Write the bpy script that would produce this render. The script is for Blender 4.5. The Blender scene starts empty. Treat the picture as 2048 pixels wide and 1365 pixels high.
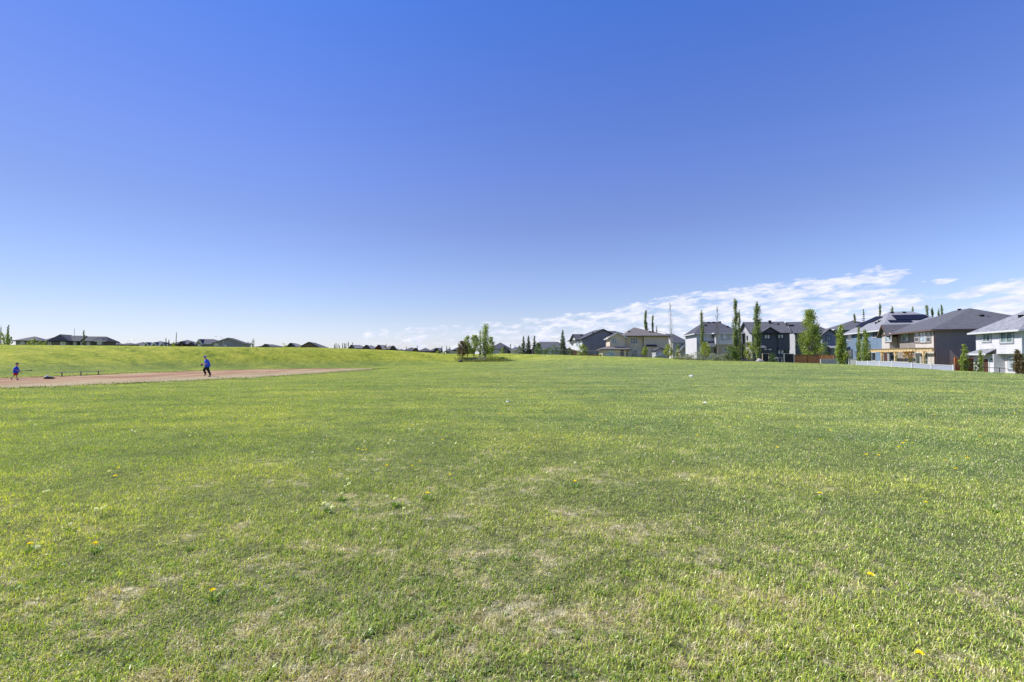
import bpy, bmesh, math, random
import numpy as np
from mathutils import Vector, Matrix
R = math.radians
scn = bpy.context.scene
C = scn.collection
rng = np.random.default_rng(7)
random.seed(7)

# ---------------------------------------------------------------- camera
FPX = 967.0; PITCH = R(1.75); EYE = 1.75
cam = bpy.data.cameras.new('camera'); cam.sensor_width = 36.0
cam.lens = FPX / 2048 * 36.0
cam.clip_start = 0.05; cam.clip_end = 20000
camo = bpy.data.objects.new('camera', cam); C.objects.link(camo)
camo.location = (0, 0, EYE); camo.rotation_euler = (R(90) + PITCH, 0, 0)
scn.camera = camo
scn.view_settings.view_transform = 'Standard'
scn.view_settings.look = 'None'
scn.view_settings.gamma = 1.0
scn.view_settings.exposure = 0.60

# ---------------------------------------------------------------- sun + sky
SUN_EL = 50.0
SX, SY = -0.97, 0.24                      # horizontal direction TOWARDS the sun
n_ = math.hypot(SX, SY); SX /= n_; SY /= n_
sv = Vector((SX * math.cos(R(SUN_EL)), SY * math.cos(R(SUN_EL)), math.sin(R(SUN_EL))))
sl = bpy.data.lights.new('sun', 'SUN'); sl.energy = 4.4; sl.angle = R(0.5); sl.color = (1.0, 0.96, 0.90)
so = bpy.data.objects.new('sun', sl); C.objects.link(so)
so.rotation_euler = sv.to_track_quat('Z', 'Y').to_euler(); so.location = (0, 0, 60)

W = bpy.data.worlds.new('World'); scn.world = W; W.use_nodes = True
nt = W.node_tree; nt.nodes.clear()
def N(tree, t, **kw):
    n = tree.nodes.new(t)
    for k, v in kw.items(): setattr(n, k, v)
    return n
def math_(tree, op, a, b=None, c=None, clamp=False):
    n = N(tree, 'ShaderNodeMath', operation=op); n.use_clamp = clamp
    for i, x in enumerate((a, b, c)):
        if x is None: continue
        if isinstance(x, (int, float)): n.inputs[i].default_value = x
        else: tree.links.new(x, n.inputs[i])
    return n.outputs[0]
def ramp(tree, fac, stops, interp='LINEAR'):
    n = N(tree, 'ShaderNodeValToRGB'); cr = n.color_ramp; cr.interpolation = interp
    while len(cr.elements) < len(stops): cr.elements.new(0.5)
    for e, (p, c) in zip(cr.elements, stops):
        e.position = p; e.color = (*c, 1) if len(c) == 3 else c
    if fac is not None: tree.links.new(fac, n.inputs[0])
    return n.outputs[0]
def mixc(tree, fac, a, b, blend='MIX'):
    n = N(tree, 'ShaderNodeMix', data_type='RGBA', blend_type=blend)
    for s, x in ((n.inputs[0], fac), (n.inputs[6], a), (n.inputs[7], b)):
        if isinstance(x, (int, float)): s.default_value = x
        elif isinstance(x, (tuple, list)): s.default_value = (*x, 1)
        else: tree.links.new(x, s)
    return n.outputs[2]
sky = N(nt, 'ShaderNodeTexSky', sky_type='NISHITA'); sky.sun_disc = False
sky.sun_elevation = R(SUN_EL); sky.sun_rotation = math.atan2(SX, SY)
sky.altitude = 1050; sky.air_density = 1.0; sky.dust_density = 0.6; sky.ozone_density = 3.0
tc = N(nt, 'ShaderNodeTexCoord'); sp = N(nt, 'ShaderNodeSeparateXYZ')
nt.links.new(tc.outputs['Generated'], sp.inputs[0])
dx, dy, dz = sp.outputs
el = math_(nt, 'MULTIPLY', math_(nt, 'ARCSINE', dz), 180 / math.pi)          # degrees
az = math_(nt, 'MULTIPLY', math_(nt, 'ARCTAN2', dx, dy), 180 / math.pi)      # degrees, + = right
e01 = math_(nt, 'DIVIDE', el, 60.0, clamp=True)
# colour of this air by height over the horizon (multiplies the physical sky)
SKY_T = [(0.0, (1.22, 1.17, 1.50)), (0.035, (1.30, 1.18, 1.42)), (0.07, (1.36, 1.19, 1.31)), (0.15, (1.33, 1.20, 1.42)), (0.25, (1.25, 1.13, 1.45)), (0.35, (1.18, 1.15, 1.68)),
         (0.60, (0.78, 1.13, 2.05)), (1.0, (0.60, 1.10, 2.30))]
tint = ramp(nt, e01, [(p, tuple(x / 3 for x in c)) for p, c in SKY_T])
azn = math_(nt, 'DIVIDE', math_(nt, 'ADD', az, 50.0), 100.0, clamp=True)
tint = mixc(nt, 1.0, tint, ramp(nt, azn, [(0.0, (.655, .69, .70)), (.25, (.77, .79, .80)), (.5, (.84, .84, .84)), (1.0, (.94, .985, 1.0))]), 'MULTIPLY')
skyc = mixc(nt, 1.0, sky.outputs[0], tint, 'MULTIPLY')
skyc = mixc(nt, 1.0, skyc, (3.54, 3.54, 3.54), 'MULTIPLY')
# clouds: low band to the right, thinning to small puffs to the left
cv = N(nt, 'ShaderNodeCombineXYZ')
nt.links.new(math_(nt, 'MULTIPLY', az, 0.26), cv.inputs[0])
nt.links.new(math_(nt, 'SUBTRACT', math_(nt, 'MULTIPLY', el, 0.90), math_(nt, 'MULTIPLY', az, 0.042)), cv.inputs[1])
n1 = N(nt, 'ShaderNodeTexNoise'); n1.inputs['Scale'].default_value = 1.5; n1.inputs['Detail'].default_value = 7
n1.inputs['Roughness'].default_value = 0.58; n1.inputs['Distortion'].default_value = 0.25
nt.links.new(cv.outputs[0], n1.inputs['Vector'])
# upper edge of the bank in degrees by azimuth (stored / 12)
up = math_(nt, 'MULTIPLY', ramp(nt, azn, [(0, (0, 0, 0)), (0.3, (0.1, 0.1, 0.1)), (0.34, (0.36, 0.36, 0.36)), (0.43, (0.4, 0.4, 0.4)), (0.5, (0.44, 0.44, 0.44)), (0.58, (0.5, 0.5, 0.5)), (0.686, (0.64, 0.64, 0.64)), (0.81, (0.73, 0.73, 0.73)), (0.9, (0.77, 0.77, 0.77)), (0.925, (0.62, 0.62, 0.62)), (0.95, (0.6, 0.6, 0.6)), (0.98, (0.6, 0.6, 0.6))]), 12.0)
cov = ramp(nt, azn, [(0.3, (0, 0, 0)), (0.33, (0.62, 0.62, 0.62)), (0.43, (0.62, 0.62, 0.62)), (0.5, (0.66, 0.66, 0.66)), (0.56, (0.72, 0.72, 0.72)), (0.686, (0.8, 0.8, 0.8)), (0.81, (0.82, 0.82, 0.82)), (0.88, (0.78, 0.78, 0.78)), (0.905, (0.5, 0.5, 0.5)), (0.93, (0.6, 0.6, 0.6)), (0.96, (0.84, 0.84, 0.84))])
edge = math_(nt, 'MULTIPLY', math_(nt, 'SUBTRACT', up, el), 0.75, clamp=True)
thr = math_(nt, 'SUBTRACT', 0.80, math_(nt, 'MULTIPLY', math_(nt, 'MULTIPLY', edge, cov), 0.52))
cm = math_(nt, 'MULTIPLY', math_(nt, 'SUBTRACT', n1.outputs[0], thr), 7.5, clamp=True)
n2 = N(nt, 'ShaderNodeTexNoise'); n2.inputs['Scale'].default_value = 2.6; n2.inputs['Detail'].default_value = 5
nt.links.new(cv.outputs[0], n2.inputs['Vector'])
ccol = ramp(nt, n2.outputs[0], [(0.38, (6.9, 7.5, 9.6)), (0.60, (9.2, 9.3, 10.2))])
cm = math_(nt, 'MULTIPLY', cm, 0.93)
fin = mixc(nt, cm, skyc, ccol)
bg = N(nt, 'ShaderNodeBackground'); bg.inputs[1].default_value = 0.069
nt.links.new(fin, bg.inputs[0])
wo = N(nt, 'ShaderNodeOutputWorld'); nt.links.new(bg.outputs[0], wo.inputs[0])

# ---------------------------------------------------------------- pixel -> world helpers (photo pixels 2048 x 1365)
def ray(px, py):
    x = (px - 1024) / FPX; y = (682.5 - py) / FPX
    return Vector((x, math.cos(PITCH) - y * math.sin(PITCH), math.sin(PITCH) + y * math.cos(PITCH)))
def at(px, py, Y):
    d = ray(px, py); s = Y / d.y
    return Vector((d.x * s, Y, EYE + d.z * s))

# ---------------------------------------------------------------- terrain
TT = [-1.4, -1.05, -.8, -.56, -.4, -.29, -.23, -.17, -.13, -.1, -.05, 0, .03, .1, .2, .3, .4, .5, .6, .7, .8, .9, 1.06, 1.4]
YB = [40, 42, 53, 64, 69, 73, 75, 77, 79, 81, 83, 84, 83, 78, 74, 72, 70, 66, 61, 55, 48, 43, 38, 30]
ZB = [0, 0, 0, 0, 0, 0, .15, .30, .42, .52, .62, .70, .72, .78, .82, .82, .80, .74, .60, .50, .40, .24, .05, -.1]
YC = [60, 62, 66, 72, 78, 84, 88, 92, 95, 97, 98, 98, 94, 90, 88, 85, 80, 75, 70, 62, 55, 50, 46, 38]
ZC = [3.22, 3.16, 3.12, 3.05, 3.08, 2.86, 2.68, 2.34, 2.1, 2.1, 2.2, 2.2, 2.06, 1.95, 1.66, 1.42, .94, .86, .68, .60, .45, .26, .04, -.2]
YF = [20, 20, 20, 20, 20, 20, 18, 16, 14, 12, 12, 12, 10, 8, 8, 8, 8, 8, 8, 8, 7, 6, 6, 6]
ZF = [1.6, 1.6, 1.6, 1.6, 1.6, 1.6, 1.5, 1.4, 1.3, 1.2, 1.2, 1.2, .9, .4, .3, .25, .2, .2, .1, -.1, -.25, -.6, -1.1, -1.3]
def sst(a): a = np.clip(a, 0, 1); return a * a * (3 - 2 * a)
def H(x, y):
    x = np.asarray(x, float); y = np.asarray(y, float)
    t = x / np.maximum(y, 6.0)
    g = lambda A: np.interp(t, TT, A)
    yb, zb, yc, zc, yf, zf = g(YB), g(ZB), g(YC), g(ZC), g(YF), g(ZF)
    near = zb * sst((y - 22) / (yb - 22)) if True else 0
    a = (y - yb) / (yc - yb)
    sl = np.clip(a, 0, 1); sl = np.where(sl < .5, sst(sl) * .75 + .25 * sl, sst(sl) * .75 + .25 * sl)
    mid = zb + (zc - zb) * sl
    far = zc + (zf - zc) * sst((y - yc) / yf)
    z = np.where(y < yb, near, np.where(y < yc, mid, far))
    ff = sst((y - 220) / 500.0)
    z = z * (1 - ff)
    z = np.where(y < 6, 0.0, z)
    und = .035 * np.sin(x * .21 + 1.3) * np.sin(y * .17) + .02 * np.sin(x * .53 + y * .41)
    m = sst((t + .22) / .12) * sst((y - 26) / 20)
    bm = sst((y - yb - 1) / 6) * sst((-t) / .15)
    rough = (.05 * np.sin(x * .9 + y * .35) * np.sin(y * .63 - x * .2) + .035 * np.sin(x * 1.7 - y * .8)) * (1 - sst((y - yc + 12) / 9)) * .8
    return z + und * m * (1 - ff) + rough * bm * (1 - ff)
def h(x, y): return float(H(x, y))

# ---------------------------------------------------------------- mesh helpers
def fast_mesh(name, verts, nper, rnd=None, mats=()):
    verts = np.asarray(verts, np.float32).reshape(-1, 3); nv = len(verts); nf = nv // nper
    me = bpy.data.meshes.new(name)
    me.vertices.add(nv); me.vertices.foreach_set('co', verts.ravel())
    me.loops.add(nv); me.loops.foreach_set('vertex_index', np.arange(nv, dtype=np.int32))
    me.polygons.add(nf); me.polygons.foreach_set('loop_start', np.arange(0, nv, nper, dtype=np.int32))
    me.polygons.foreach_set('loop_total', np.full(nf, nper, dtype=np.int32))
    if rnd is not None:
        a = me.attributes.new('rnd', 'FLOAT', 'FACE'); a.data.foreach_set('value', np.asarray(rnd, np.float32))
    for m in mats: me.materials.append(m)
    me.update(calc_edges=True)
    return me
def link(name, me, parent=None):
    o = bpy.data.objects.new(name, me); C.objects.link(o)
    if parent: o.parent = parent
    return o
def tag(o, label=None, cat=None, group=None, kind=None):
    if label: o['label'] = label
    if cat: o['category'] = cat
    if group: o['group'] = group
    if kind: o['kind'] = kind
    return o
def empty(name, loc, rz=0, label=None, cat=None, group=None):
    o = bpy.data.objects.new(name, None); C.objects.link(o); o.location = loc; o.rotation_euler = (0, 0, rz)
    o.empty_display_size = .2
    return tag(o, label, cat, group)
class MB:
    def __init__(s): s.v = []; s.f = []
    def poly(s, pts):
        i = len(s.v); s.v += [tuple(p) for p in pts]; s.f.append(list(range(i, i + len(pts))))
    def box(s, x0, x1, y0, y1, z0, z1):
        i = len(s.v)
        s.v += [(x0,y0,z0),(x1,y0,z0),(x1,y1,z0),(x0,y1,z0),(x0,y0,z1),(x1,y0,z1),(x1,y1,z1),(x0,y1,z1)]
        s.f += [[i+a for a in q] for q in ((3,2,1,0),(4,5,6,7),(0,1,5,4),(1,2,6,5),(2,3,7,6),(3,0,4,7))]
    def beam(s, p, q, w, hgt, up=(0, 0, 1)):
        p = Vector(p); q = Vector(q); d = (q - p).normalized(); u = Vector(up)
        sd = d.cross(u)
        if sd.length < 1e-4: sd = d.cross(Vector((1, 0, 0)))
        sd.normalize(); u2 = sd.cross(d).normalized()
        a = sd * w / 2; b = u2 * hgt / 2; i = len(s.v)
        for c in (p, q):
            s.v += [tuple(c - a - b), tuple(c + a - b), tuple(c + a + b), tuple(c - a + b)]
        s.f += [[i+a_ for a_ in f] for f in ((3,2,1,0),(4,5,6,7),(0,1,5,4),(1,2,6,5),(2,3,7,6),(3,0,4,7))]
    def cyl(s, p, q, r0, r1=None, n=8):
        r1 = r0 if r1 is None else r1
        p = Vector(p); q = Vector(q); d = (q - p).normalized()
        a = d.orthogonal().normalized(); b = d.cross(a); i = len(s.v)
        for c, r in ((p, r0), (q, r1)):
            for k in range(n):
                t = 2 * math.pi * k / n; s.v.append(tuple(c + a * math.cos(t) * r + b * math.sin(t) * r))
        for k in range(n): s.f.append([i+k, i+(k+1) % n, i+n+(k+1) % n, i+n+k])
        s.f.append([i+k for k in range(n)][::-1]); s.f.append([i+n+k for k in range(n)])
    def slab(s, polys, t):
        """roof polygons (lists of points) thickened downwards by t, closed along the outer border"""
        from collections import Counter
        key = lambda p: tuple(round(c, 4) for c in p)
        cnt = Counter()
        for P in polys:
            for a, b in zip(P, P[1:] + P[:1]): cnt[frozenset((key(a), key(b)))] += 1
        for P in polys:
            s.poly(P); s.poly([(p[0], p[1], p[2] - t) for p in P][::-1])
            for a, b in zip(P, P[1:] + P[:1]):
                if cnt[frozenset((key(a), key(b)))] == 1:
                    s.poly([(a[0],a[1],a[2]-t), (b[0],b[1],b[2]-t), tuple(b), tuple(a)])
    def build(s, name, mat, parent=None, smooth=False):
        me = bpy.data.meshes.new(name); me.from_pydata(s.v, [], s.f); me.materials.append(mat)
        bm = bmesh.new(); bm.from_mesh(me); bmesh.ops.recalc_face_normals(bm, faces=bm.faces); bm.to_mesh(me); bm.free()
        if smooth: me.polygons.foreach_set('use_smooth', [True] * len(me.polygons))
        return link(name, me, parent)

# ---------------------------------------------------------------- materials
def newmat(name):
    m = bpy.data.materials.new(name); m.use_nodes = True; t = m.node_tree; t.nodes.clear()
    out = N(t, 'ShaderNodeOutputMaterial'); b = N(t, 'ShaderNodeBsdfPrincipled'); t.links.new(b.outputs[0], out.inputs[0])
    return m, t, b, out
def plain(name, col, rough=.7, var=.12, scale=3.0, metal=0, spec=.3):
    m, t, b, o = newmat(name)
    g = N(t, 'ShaderNodeTexCoord'); n = N(t, 'ShaderNodeTexNoise'); n.inputs['Scale'].default_value = scale; n.inputs['Detail'].default_value = 5
    t.links.new(g.outputs['Object'], n.inputs['Vector'])
    lo = tuple(c * (1 - var) for c in col); hi = tuple(min(1, c * (1 + var)) for c in col)
    t.links.new(ramp(t, n.outputs[0], [(.3, lo), (.7, hi)]), b.inputs['Base Color'])
    b.inputs['Roughness'].default_value = rough; b.inputs['Metallic'].default_value = metal
    b.inputs['Specular IOR Level'].default_value = spec
    return m
def siding(name, col, lap=.17, vert=False):
    m, t, b, o = newmat(name)
    g = N(t, 'ShaderNodeTexCoord'); sx = N(t, 'ShaderNodeSeparateXYZ'); t.links.new(g.outputs['Object'], sx.inputs[0])
    z = math_(t, 'ADD', sx.outputs[0], sx.outputs[1]) if vert else sx.outputs[2]
    fr = math_(t, 'FRACT', math_(t, 'DIVIDE', z, lap))
    hgt = math_(t, 'SUBTRACT', 1.0, fr)
    bp = N(t, 'ShaderNodeBump'); bp.inputs['Strength'].default_value = .8; bp.inputs['Distance'].default_value = .018
    t.links.new(hgt, bp.inputs['Height']); t.links.new(bp.outputs[0], b.inputs['Normal'])
    n = N(t, 'ShaderNodeTexNoise'); n.inputs['Scale'].default_value = .8; n.inputs['Detail'].default_value = 6
    t.links.new(g.outputs['Object'], n.inputs['Vector'])
    c0 = ramp(t, n.outputs[0], [(.3, tuple(c * .9 for c in col)), (.7, tuple(min(1, c * 1.06) for c in col))])
    gap = math_(t, 'LESS_THAN', fr, .10)
    t.links.new(mixc(t, math_(t, 'MULTIPLY', gap, .45), c0, tuple(c * .35 for c in col)), b.inputs['Base Color'])
    b.inputs['Roughness'].default_value = .65; b.inputs['Specular IOR Level'].default_value = .25
    return m
def shingle(name, col, var=.3):
    m, t, b, o = newmat(name)
    g = N(t, 'ShaderNodeTexCoord'); n = N(t, 'ShaderNodeTexNoise'); n.inputs['Scale'].default_value = 2.2; n.inputs['Detail'].default_value = 8; n.inputs['Roughness'].default_value = .7
    t.links.new(g.outputs['Object'], n.inputs['Vector'])
    br = N(t, 'ShaderNodeTexVoronoi'); br.inputs['Scale'].default_value = 3.4
    mp = N(t, 'ShaderNodeMapping'); mp.inputs['Scale'].default_value = (1, 1, 2.2); t.links.new(g.outputs['Object'], mp.inputs[0]); t.links.new(mp.outputs[0], br.inputs['Vector'])
    a = ramp(t, n.outputs[0], [(.3, tuple(c * (1 - var) for c in col)), (.7, tuple(c * (1 + var) for c in col))])
    bw = N(t, 'ShaderNodeRGBToBW'); t.links.new(br.outputs['Color'], bw.inputs[0])
    a2 = mixc(t, .5, a, mixc(t, bw.outputs[0], tuple(c * (1 - var) for c in col), tuple(c * (1 + var) for c in col)))
    t.links.new(a2, b.inputs['Base Color']); b.inputs['Roughness'].default_value = .85; b.inputs['Specular IOR Level'].default_value = .25
    bp = N(t, 'ShaderNodeBump'); bp.inputs['Strength'].default_value = .5; bp.inputs['Distance'].default_value = .02
    t.links.new(n.outputs[0], bp.inputs['Height']); t.links.new(bp.outputs[0], b.inputs['Normal'])
    return m
def glass(name, col=(.03, .04, .05), rough=.06):
    m, t, b, o = newmat(name)
    g = N(t, 'ShaderNodeTexCoord'); n = N(t, 'ShaderNodeTexNoise'); n.inputs['Scale'].default_value = 1.3
    t.links.new(g.outputs['Object'], n.inputs['Vector'])
    t.links.new(ramp(t, n.outputs[0], [(.35, tuple(c * .5 for c in col)), (.65, tuple(c * 1.5 for c in col))]), b.inputs['Base Color'])
    b.inputs['Roughness'].default_value = rough; b.inputs['Specular IOR Level'].default_value = .9
    return m
def leafmat(name, cols, trans=.42):
    """cols: list of leaf colours picked per leaf by the 'rnd' face attribute"""
    m = bpy.data.materials.new(name); m.use_nodes = True; t = m.node_tree; t.nodes.clear()
    out = N(t, 'ShaderNodeOutputMaterial'); at_ = N(t, 'ShaderNodeAttribute', attribute_name='rnd')
    k = len(cols); c = ramp(t, at_.outputs['Fac'], [(i / (k - 1), cc) for i, cc in enumerate(cols)])
    d = N(t, 'ShaderNodeBsdfDiffuse'); tr = N(t, 'ShaderNodeBsdfTranslucent'); gl = N(t, 'ShaderNodeBsdfGlossy')
    gl.inputs['Roughness'].default_value = .45; gl.inputs['Color'].default_value = (.9, .95, .9, 1)
    t.links.new(c, d.inputs[0]); t.links.new(mixc(t, 1.0, c, (1.25, 1.3, .6), 'MULTIPLY'), tr.inputs[0])
    mx = N(t, 'ShaderNodeMixShader'); mx.inputs[0].default_value = trans
    t.links.new(d.outputs[0], mx.inputs[1]); t.links.new(tr.outputs[0], mx.inputs[2])
    mg = N(t, 'ShaderNodeMixShader'); mg.inputs[0].default_value = .05
    t.links.new(mx.outputs[0], mg.inputs[1]); t.links.new(gl.outputs[0], mg.inputs[2])
    t.links.new(mg.outputs[0], out.inputs[0])
    return m
M = dict(
 white=siding('white_siding', (.60, .59, .605)), cream=siding('cream_siding', (.56, .52, .47)), taupe=siding('taupe_siding', (.29, .255, .235), .2),
 blue=siding('blue_siding', (.17, .235, .33)), charcoal=siding('charcoal_siding', (.10, .105, .125)), lgrey=siding('light_grey_siding', (.42, .41, .425)),
 beige=siding('beige_siding', (.70, .575, .43)), grey=siding('grey_siding', (.22, .23, .27)), dgrey=siding('dark_grey_siding', (.15, .14, .16)),
 bgrey=siding('blue_grey_siding', (.25, .255, .32)), red=siding('dark_red_siding', (.16, .035, .03)), brown=siding('brown_siding', (.18, .13, .10)), sand=siding('sand_siding',(.42,.36,.29)),
 r_dark=shingle('charcoal_shingles', (.075, .075, .088)), r_grey=shingle('grey_shingles', (.125, .125, .14)), r_light=shingle('pale_mottled_shingles', (.22, .225, .245), .45),
 r_brown=shingle('brown_grey_shingles', (.15, .135, .13)), r_black=shingle('black_shingles', (.035, .036, .045)), r_mid=shingle('mid_grey_shingles', (.10, .10, .112)),
 trim_w=plain('white_trim', (.60, .60, .60), .5, .04), trim_b=plain('brown_trim', (.14, .095, .08), .6), trim_k=plain('black_trim', (.02, .022, .028), .5),
 trim_g=plain('grey_trim', (.25, .26, .30), .6), metal=plain('galvanised_metal', (.45, .46, .48), .4, .1, metal=.6), mast=plain('grey_mast',(.30,.31,.33),.5),
 glass=glass('window_glass'), glass_l=glass('window_glass_with_blind', (.30, .36, .40), .15), glass_c=glass('window_glass_with_curtain', (.16, .22, .22), .12),
 solar=plain('solar_cells', (.012, .013, .026), .5, .2, 2, 0, .08), black=plain('black_plastic', (.015, .015, .02), .5),
 pine=plain('new_pine_wood', (.62, .46, .24), .7, .2, 6), cedar=plain('stained_cedar', (.42, .15, .05), .7, .2, 6), bench=plain('weathered_bench_wood', (.22, .21, .19), .75, .25, 8),
 fence_br=plain('brown_fence_boards', (.16, .075, .035), .8, .35, 3.5), fence_dk=plain('dark_fence_boards', (.045, .042, .048), .8, .3, 3.5), fence_or=plain('orange_cedar_boards', (.40, .13, .045), .75, .25, 5),
 vinyl=plain('shaded_white_vinyl', (.36, .385, .45), .5, .04), vinyl_g=plain('pale_grey_vinyl', (.56, .55, .52), .5, .06), bark=plain('grey_bark', (.16, .13, .10), .9, .35, 8), bark_p=plain('pale_bark', (.38, .35, .31), .9, .25, 8),  # vinyl: white panels, their shade painted in as blue-grey
 stone=plain('pale_stone', (.40, .36, .33), .85, .3, 4), door=plain('brown_door', (.09, .04, .035), .4), skin=plain('skin', (.50, .29, .20), .6, .05), deck=plain('grey_deck_boards',(.20,.18,.16),.8,.2,5),
 shirt=plain('royal_blue_shirt', (.02, .10, .62), .8, .2, 9), shirt2=plain('bright_blue_shirt', (.015, .06, .55), .8, .2, 9), cap=plain('blue_cap', (.035, .05, .50), .7), capd=plain('navy_cap', (.012, .014, .04), .7),
 pants=plain('black_trousers', (.012, .011, .014), .8, .2, 9), shorts=plain('red_shorts', (.50, .012, .02), .75), shoe=plain('dark_shoes', (.06, .04, .035), .6), sock=plain('white_socks', (.6, .6, .6), .8),
 paper=plain('white_paper', (.82, .82, .80), .8, .03), hair=plain('brown_hair', (.03, .02, .014), .8),
)
GRN = {
 'poplar': leafmat('poplar_leaves', [(0.090, 0.141, 0.036), (0.166, 0.230, 0.058), (0.256, 0.320, 0.090), (0.435, 0.461, 0.218)]),
 'young': leafmat('young_tree_leaves', [(0.115, 0.179, 0.026), (0.230, 0.307, 0.044), (0.346, 0.410, 0.070), (0.461, 0.486, 0.141)]),
 'shrub': leafmat('dark_shrub_leaves', [(0.038, 0.083, 0.015), (0.090, 0.154, 0.023), (0.166, 0.230, 0.032), (0.256, 0.307, 0.064)]),
 'spruce': leafmat('spruce_needles', [(0.051, 0.077, 0.038), (0.090, 0.122, 0.058), (0.141, 0.173, 0.083), (0.205, 0.218, 0.128)], .12),
 'silver': leafmat('silver_leaves', [(.16, .17, .12), (.28, .30, .24), (.40, .41, .35), (.26, .28, .12)]),
 'red': leafmat('reddish_leaves', [(.07, .04, .025), (.14, .08, .04), (.17, .14, .05), (.22, .21, .08)]),
 'yellow': leafmat('yellow_green_leaves', [(0.179, 0.230, 0.026), (0.282, 0.346, 0.038), (0.410, 0.435, 0.077), (0.486, 0.486, 0.154)]),
 'far': leafmat('far_tree_leaves', [(0.077, 0.109, 0.058), (0.115, 0.154, 0.077), (0.166, 0.205, 0.096), (0.218, 0.256, 0.115)]),
 'vine': leafmat('rust_vine_leaves', [(.30, .10, .02), (.42, .17, .03), (.22, .20, .04), (.50, .26, .06)]),
 'tall': leafmat('tall_grass_blades', [(.10, .14, .03), (.22, .26, .06), (.30, .30, .12), (.38, .34, .20)]),
}

# turf colour: the same world-space pattern for soil and blades
def turf_group():
    g = bpy.data.node_groups.new('turf', 'ShaderNodeTree')
    g.interface.new_socket('Dry', in_out='OUTPUT', socket_type='NodeSocketFloat')
    g.interface.new_socket('Green', in_out='OUTPUT', socket_type='NodeSocketColor')
    g.interface.new_socket('Straw', in_out='OUTPUT', socket_type='NodeSocketColor')
    go = N(g, 'NodeGroupOutput'); ge = N(g, 'ShaderNodeNewGeometry')
    sp = N(g, 'ShaderNodeSeparateXYZ'); g.links.new(ge.outputs['Position'], sp.inputs[0])
    cb = N(g, 'ShaderNodeCombineXYZ'); g.links.new(sp.outputs[0], cb.inputs[0]); g.links.new(sp.outputs[1], cb.inputs[1])
    def noise(scale, det=3, rough=.55, sc=(1, 1, 1), off=(0, 0, 0), rot=0):
        mp = N(g, 'ShaderNodeMapping'); mp.inputs['Scale'].default_value = sc; mp.inputs['Location'].default_value = off; mp.inputs['Rotation'].default_value = (0, 0, rot)
        g.links.new(cb.outputs[0], mp.inputs[0])
        n = N(g, 'ShaderNodeTexNoise'); n.inputs['Scale'].default_value = scale; n.inputs['Detail'].default_value = det; n.inputs['Roughness'].default_value = rough
        g.links.new(mp.outputs[0], n.inputs['Vector']); return n.outputs[0]
    big = noise(.16, 3); mid = noise(.9, 4, .6, off=(3, 7, 0)); sm = noise(3.6, 4, .65, off=(9, 1, 0)); fine = noise(11, 3, .6, off=(2, 5, 0))
    # dryness: strongest close to where the picture is taken, fading out over the field
    dist = math_(g, 'SQRT', math_(g, 'ADD', math_(g, 'POWER', math_(g, 'MULTIPLY', math_(g, 'SUBTRACT', sp.outputs[0], -.3), 1.7), 2), math_(g, 'POWER', sp.outputs[1], 2)))
    dd = N(g, 'ShaderNodeMapRange'); dd.inputs[1].default_value = 2.0; dd.inputs[2].default_value = 14.0; dd.inputs[3].default_value = .135; dd.inputs[4].default_value = -.02
    g.links.new(dist, dd.inputs[0])
    s = math_(g, 'ADD', math_(g, 'MULTIPLY', mid, .42), math_(g, 'MULTIPLY', sm, .42))
    s = math_(g, 'ADD', s, math_(g, 'MULTIPLY', fine, .16))
    s = math_(g, 'ADD', s, dd.outputs[0])
    dry = N(g, 'ShaderNodeMapRange'); dry.inputs[1].default_value = .585; dry.inputs[2].default_value = .685
    g.links.new(s, dry.inputs[0])
    streak = noise(.55, 3, .5, sc=(.22, 1.0, 1), rot=.25)
    far_green = ramp(g, math_(g, 'ADD', math_(g, 'MULTIPLY', big, .5), math_(g, 'MULTIPLY', streak, .5)),
        [(.36, (.140, .190, .052)), (.50, (.200, .243, .064)), (.64, (.278, .300, .074))])
    # unmown grass on the bank is yellower
    bank = N(g, 'ShaderNodeMapRange'); bank.inputs[1].default_value = .55; bank.inputs[2].default_value = 1.3
    zz = math_(g, 'ADD', sp.outputs[2], math_(g, 'MULTIPLY', math_(g, 'SUBTRACT', mid, .5), .8)); g.links.new(zz, bank.inputs[0])
    bk = ramp(g, math_(g, 'ADD', math_(g, 'MULTIPLY', noise(.35, 5, .7, sc=(.6, 1, 1), off=(4, 4, 0)), .5), math_(g, 'MULTIPLY', noise(1.6, 5, .8, sc=(1, .55, 1)), .5)),
        [(.39, (.13, .18, .022)), (.47, (.265, .30, .040)), (.58, (.365, .36, .07)), (.70, (.44, .40, .16))])
    col = mixc(g, bank.outputs[0], far_green, bk)
    tone = ramp(g, math_(g, 'ADD', math_(g, 'MULTIPLY', mid, .5), math_(g, 'MULTIPLY', sm, .5)), [(.36, (.62, .68, .66)), (.5, (.98, 1.0, .98)), (.62, (1.25, 1.18, 1.12))])
    col = mixc(g, 1.0, col, tone, 'MULTIPLY')
    side = N(g, 'ShaderNodeMapRange'); side.inputs[1].default_value = -9; side.inputs[2].default_value = 9
    g.links.new(math_(g, 'ADD', sp.outputs[0], math_(g, 'MULTIPLY', math_(g, 'SUBTRACT', noise(.3, 3, .6, off=(8, 2, 0)), .5), 22.0)), side.inputs[0])
    col = mixc(g, 1.0, col, ramp(g, side.outputs[0], [(0, (1.03, 1.02, .72)), (.5, (1.0, 1.0, .98)), (1, (.95, .99, 1.25))]), 'MULTIPLY')
    g.links.new(dry.outputs[0], go.inputs[0]); g.links.new(col, go.inputs[1])
    st = ramp(g, fine, [(.35, (.48, .41, .24)), (.6, (.66, .59, .39)), (.72, (.76, .70, .50))]); g.links.new(st, go.inputs[2])
    return g
TG = turf_group()
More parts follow.
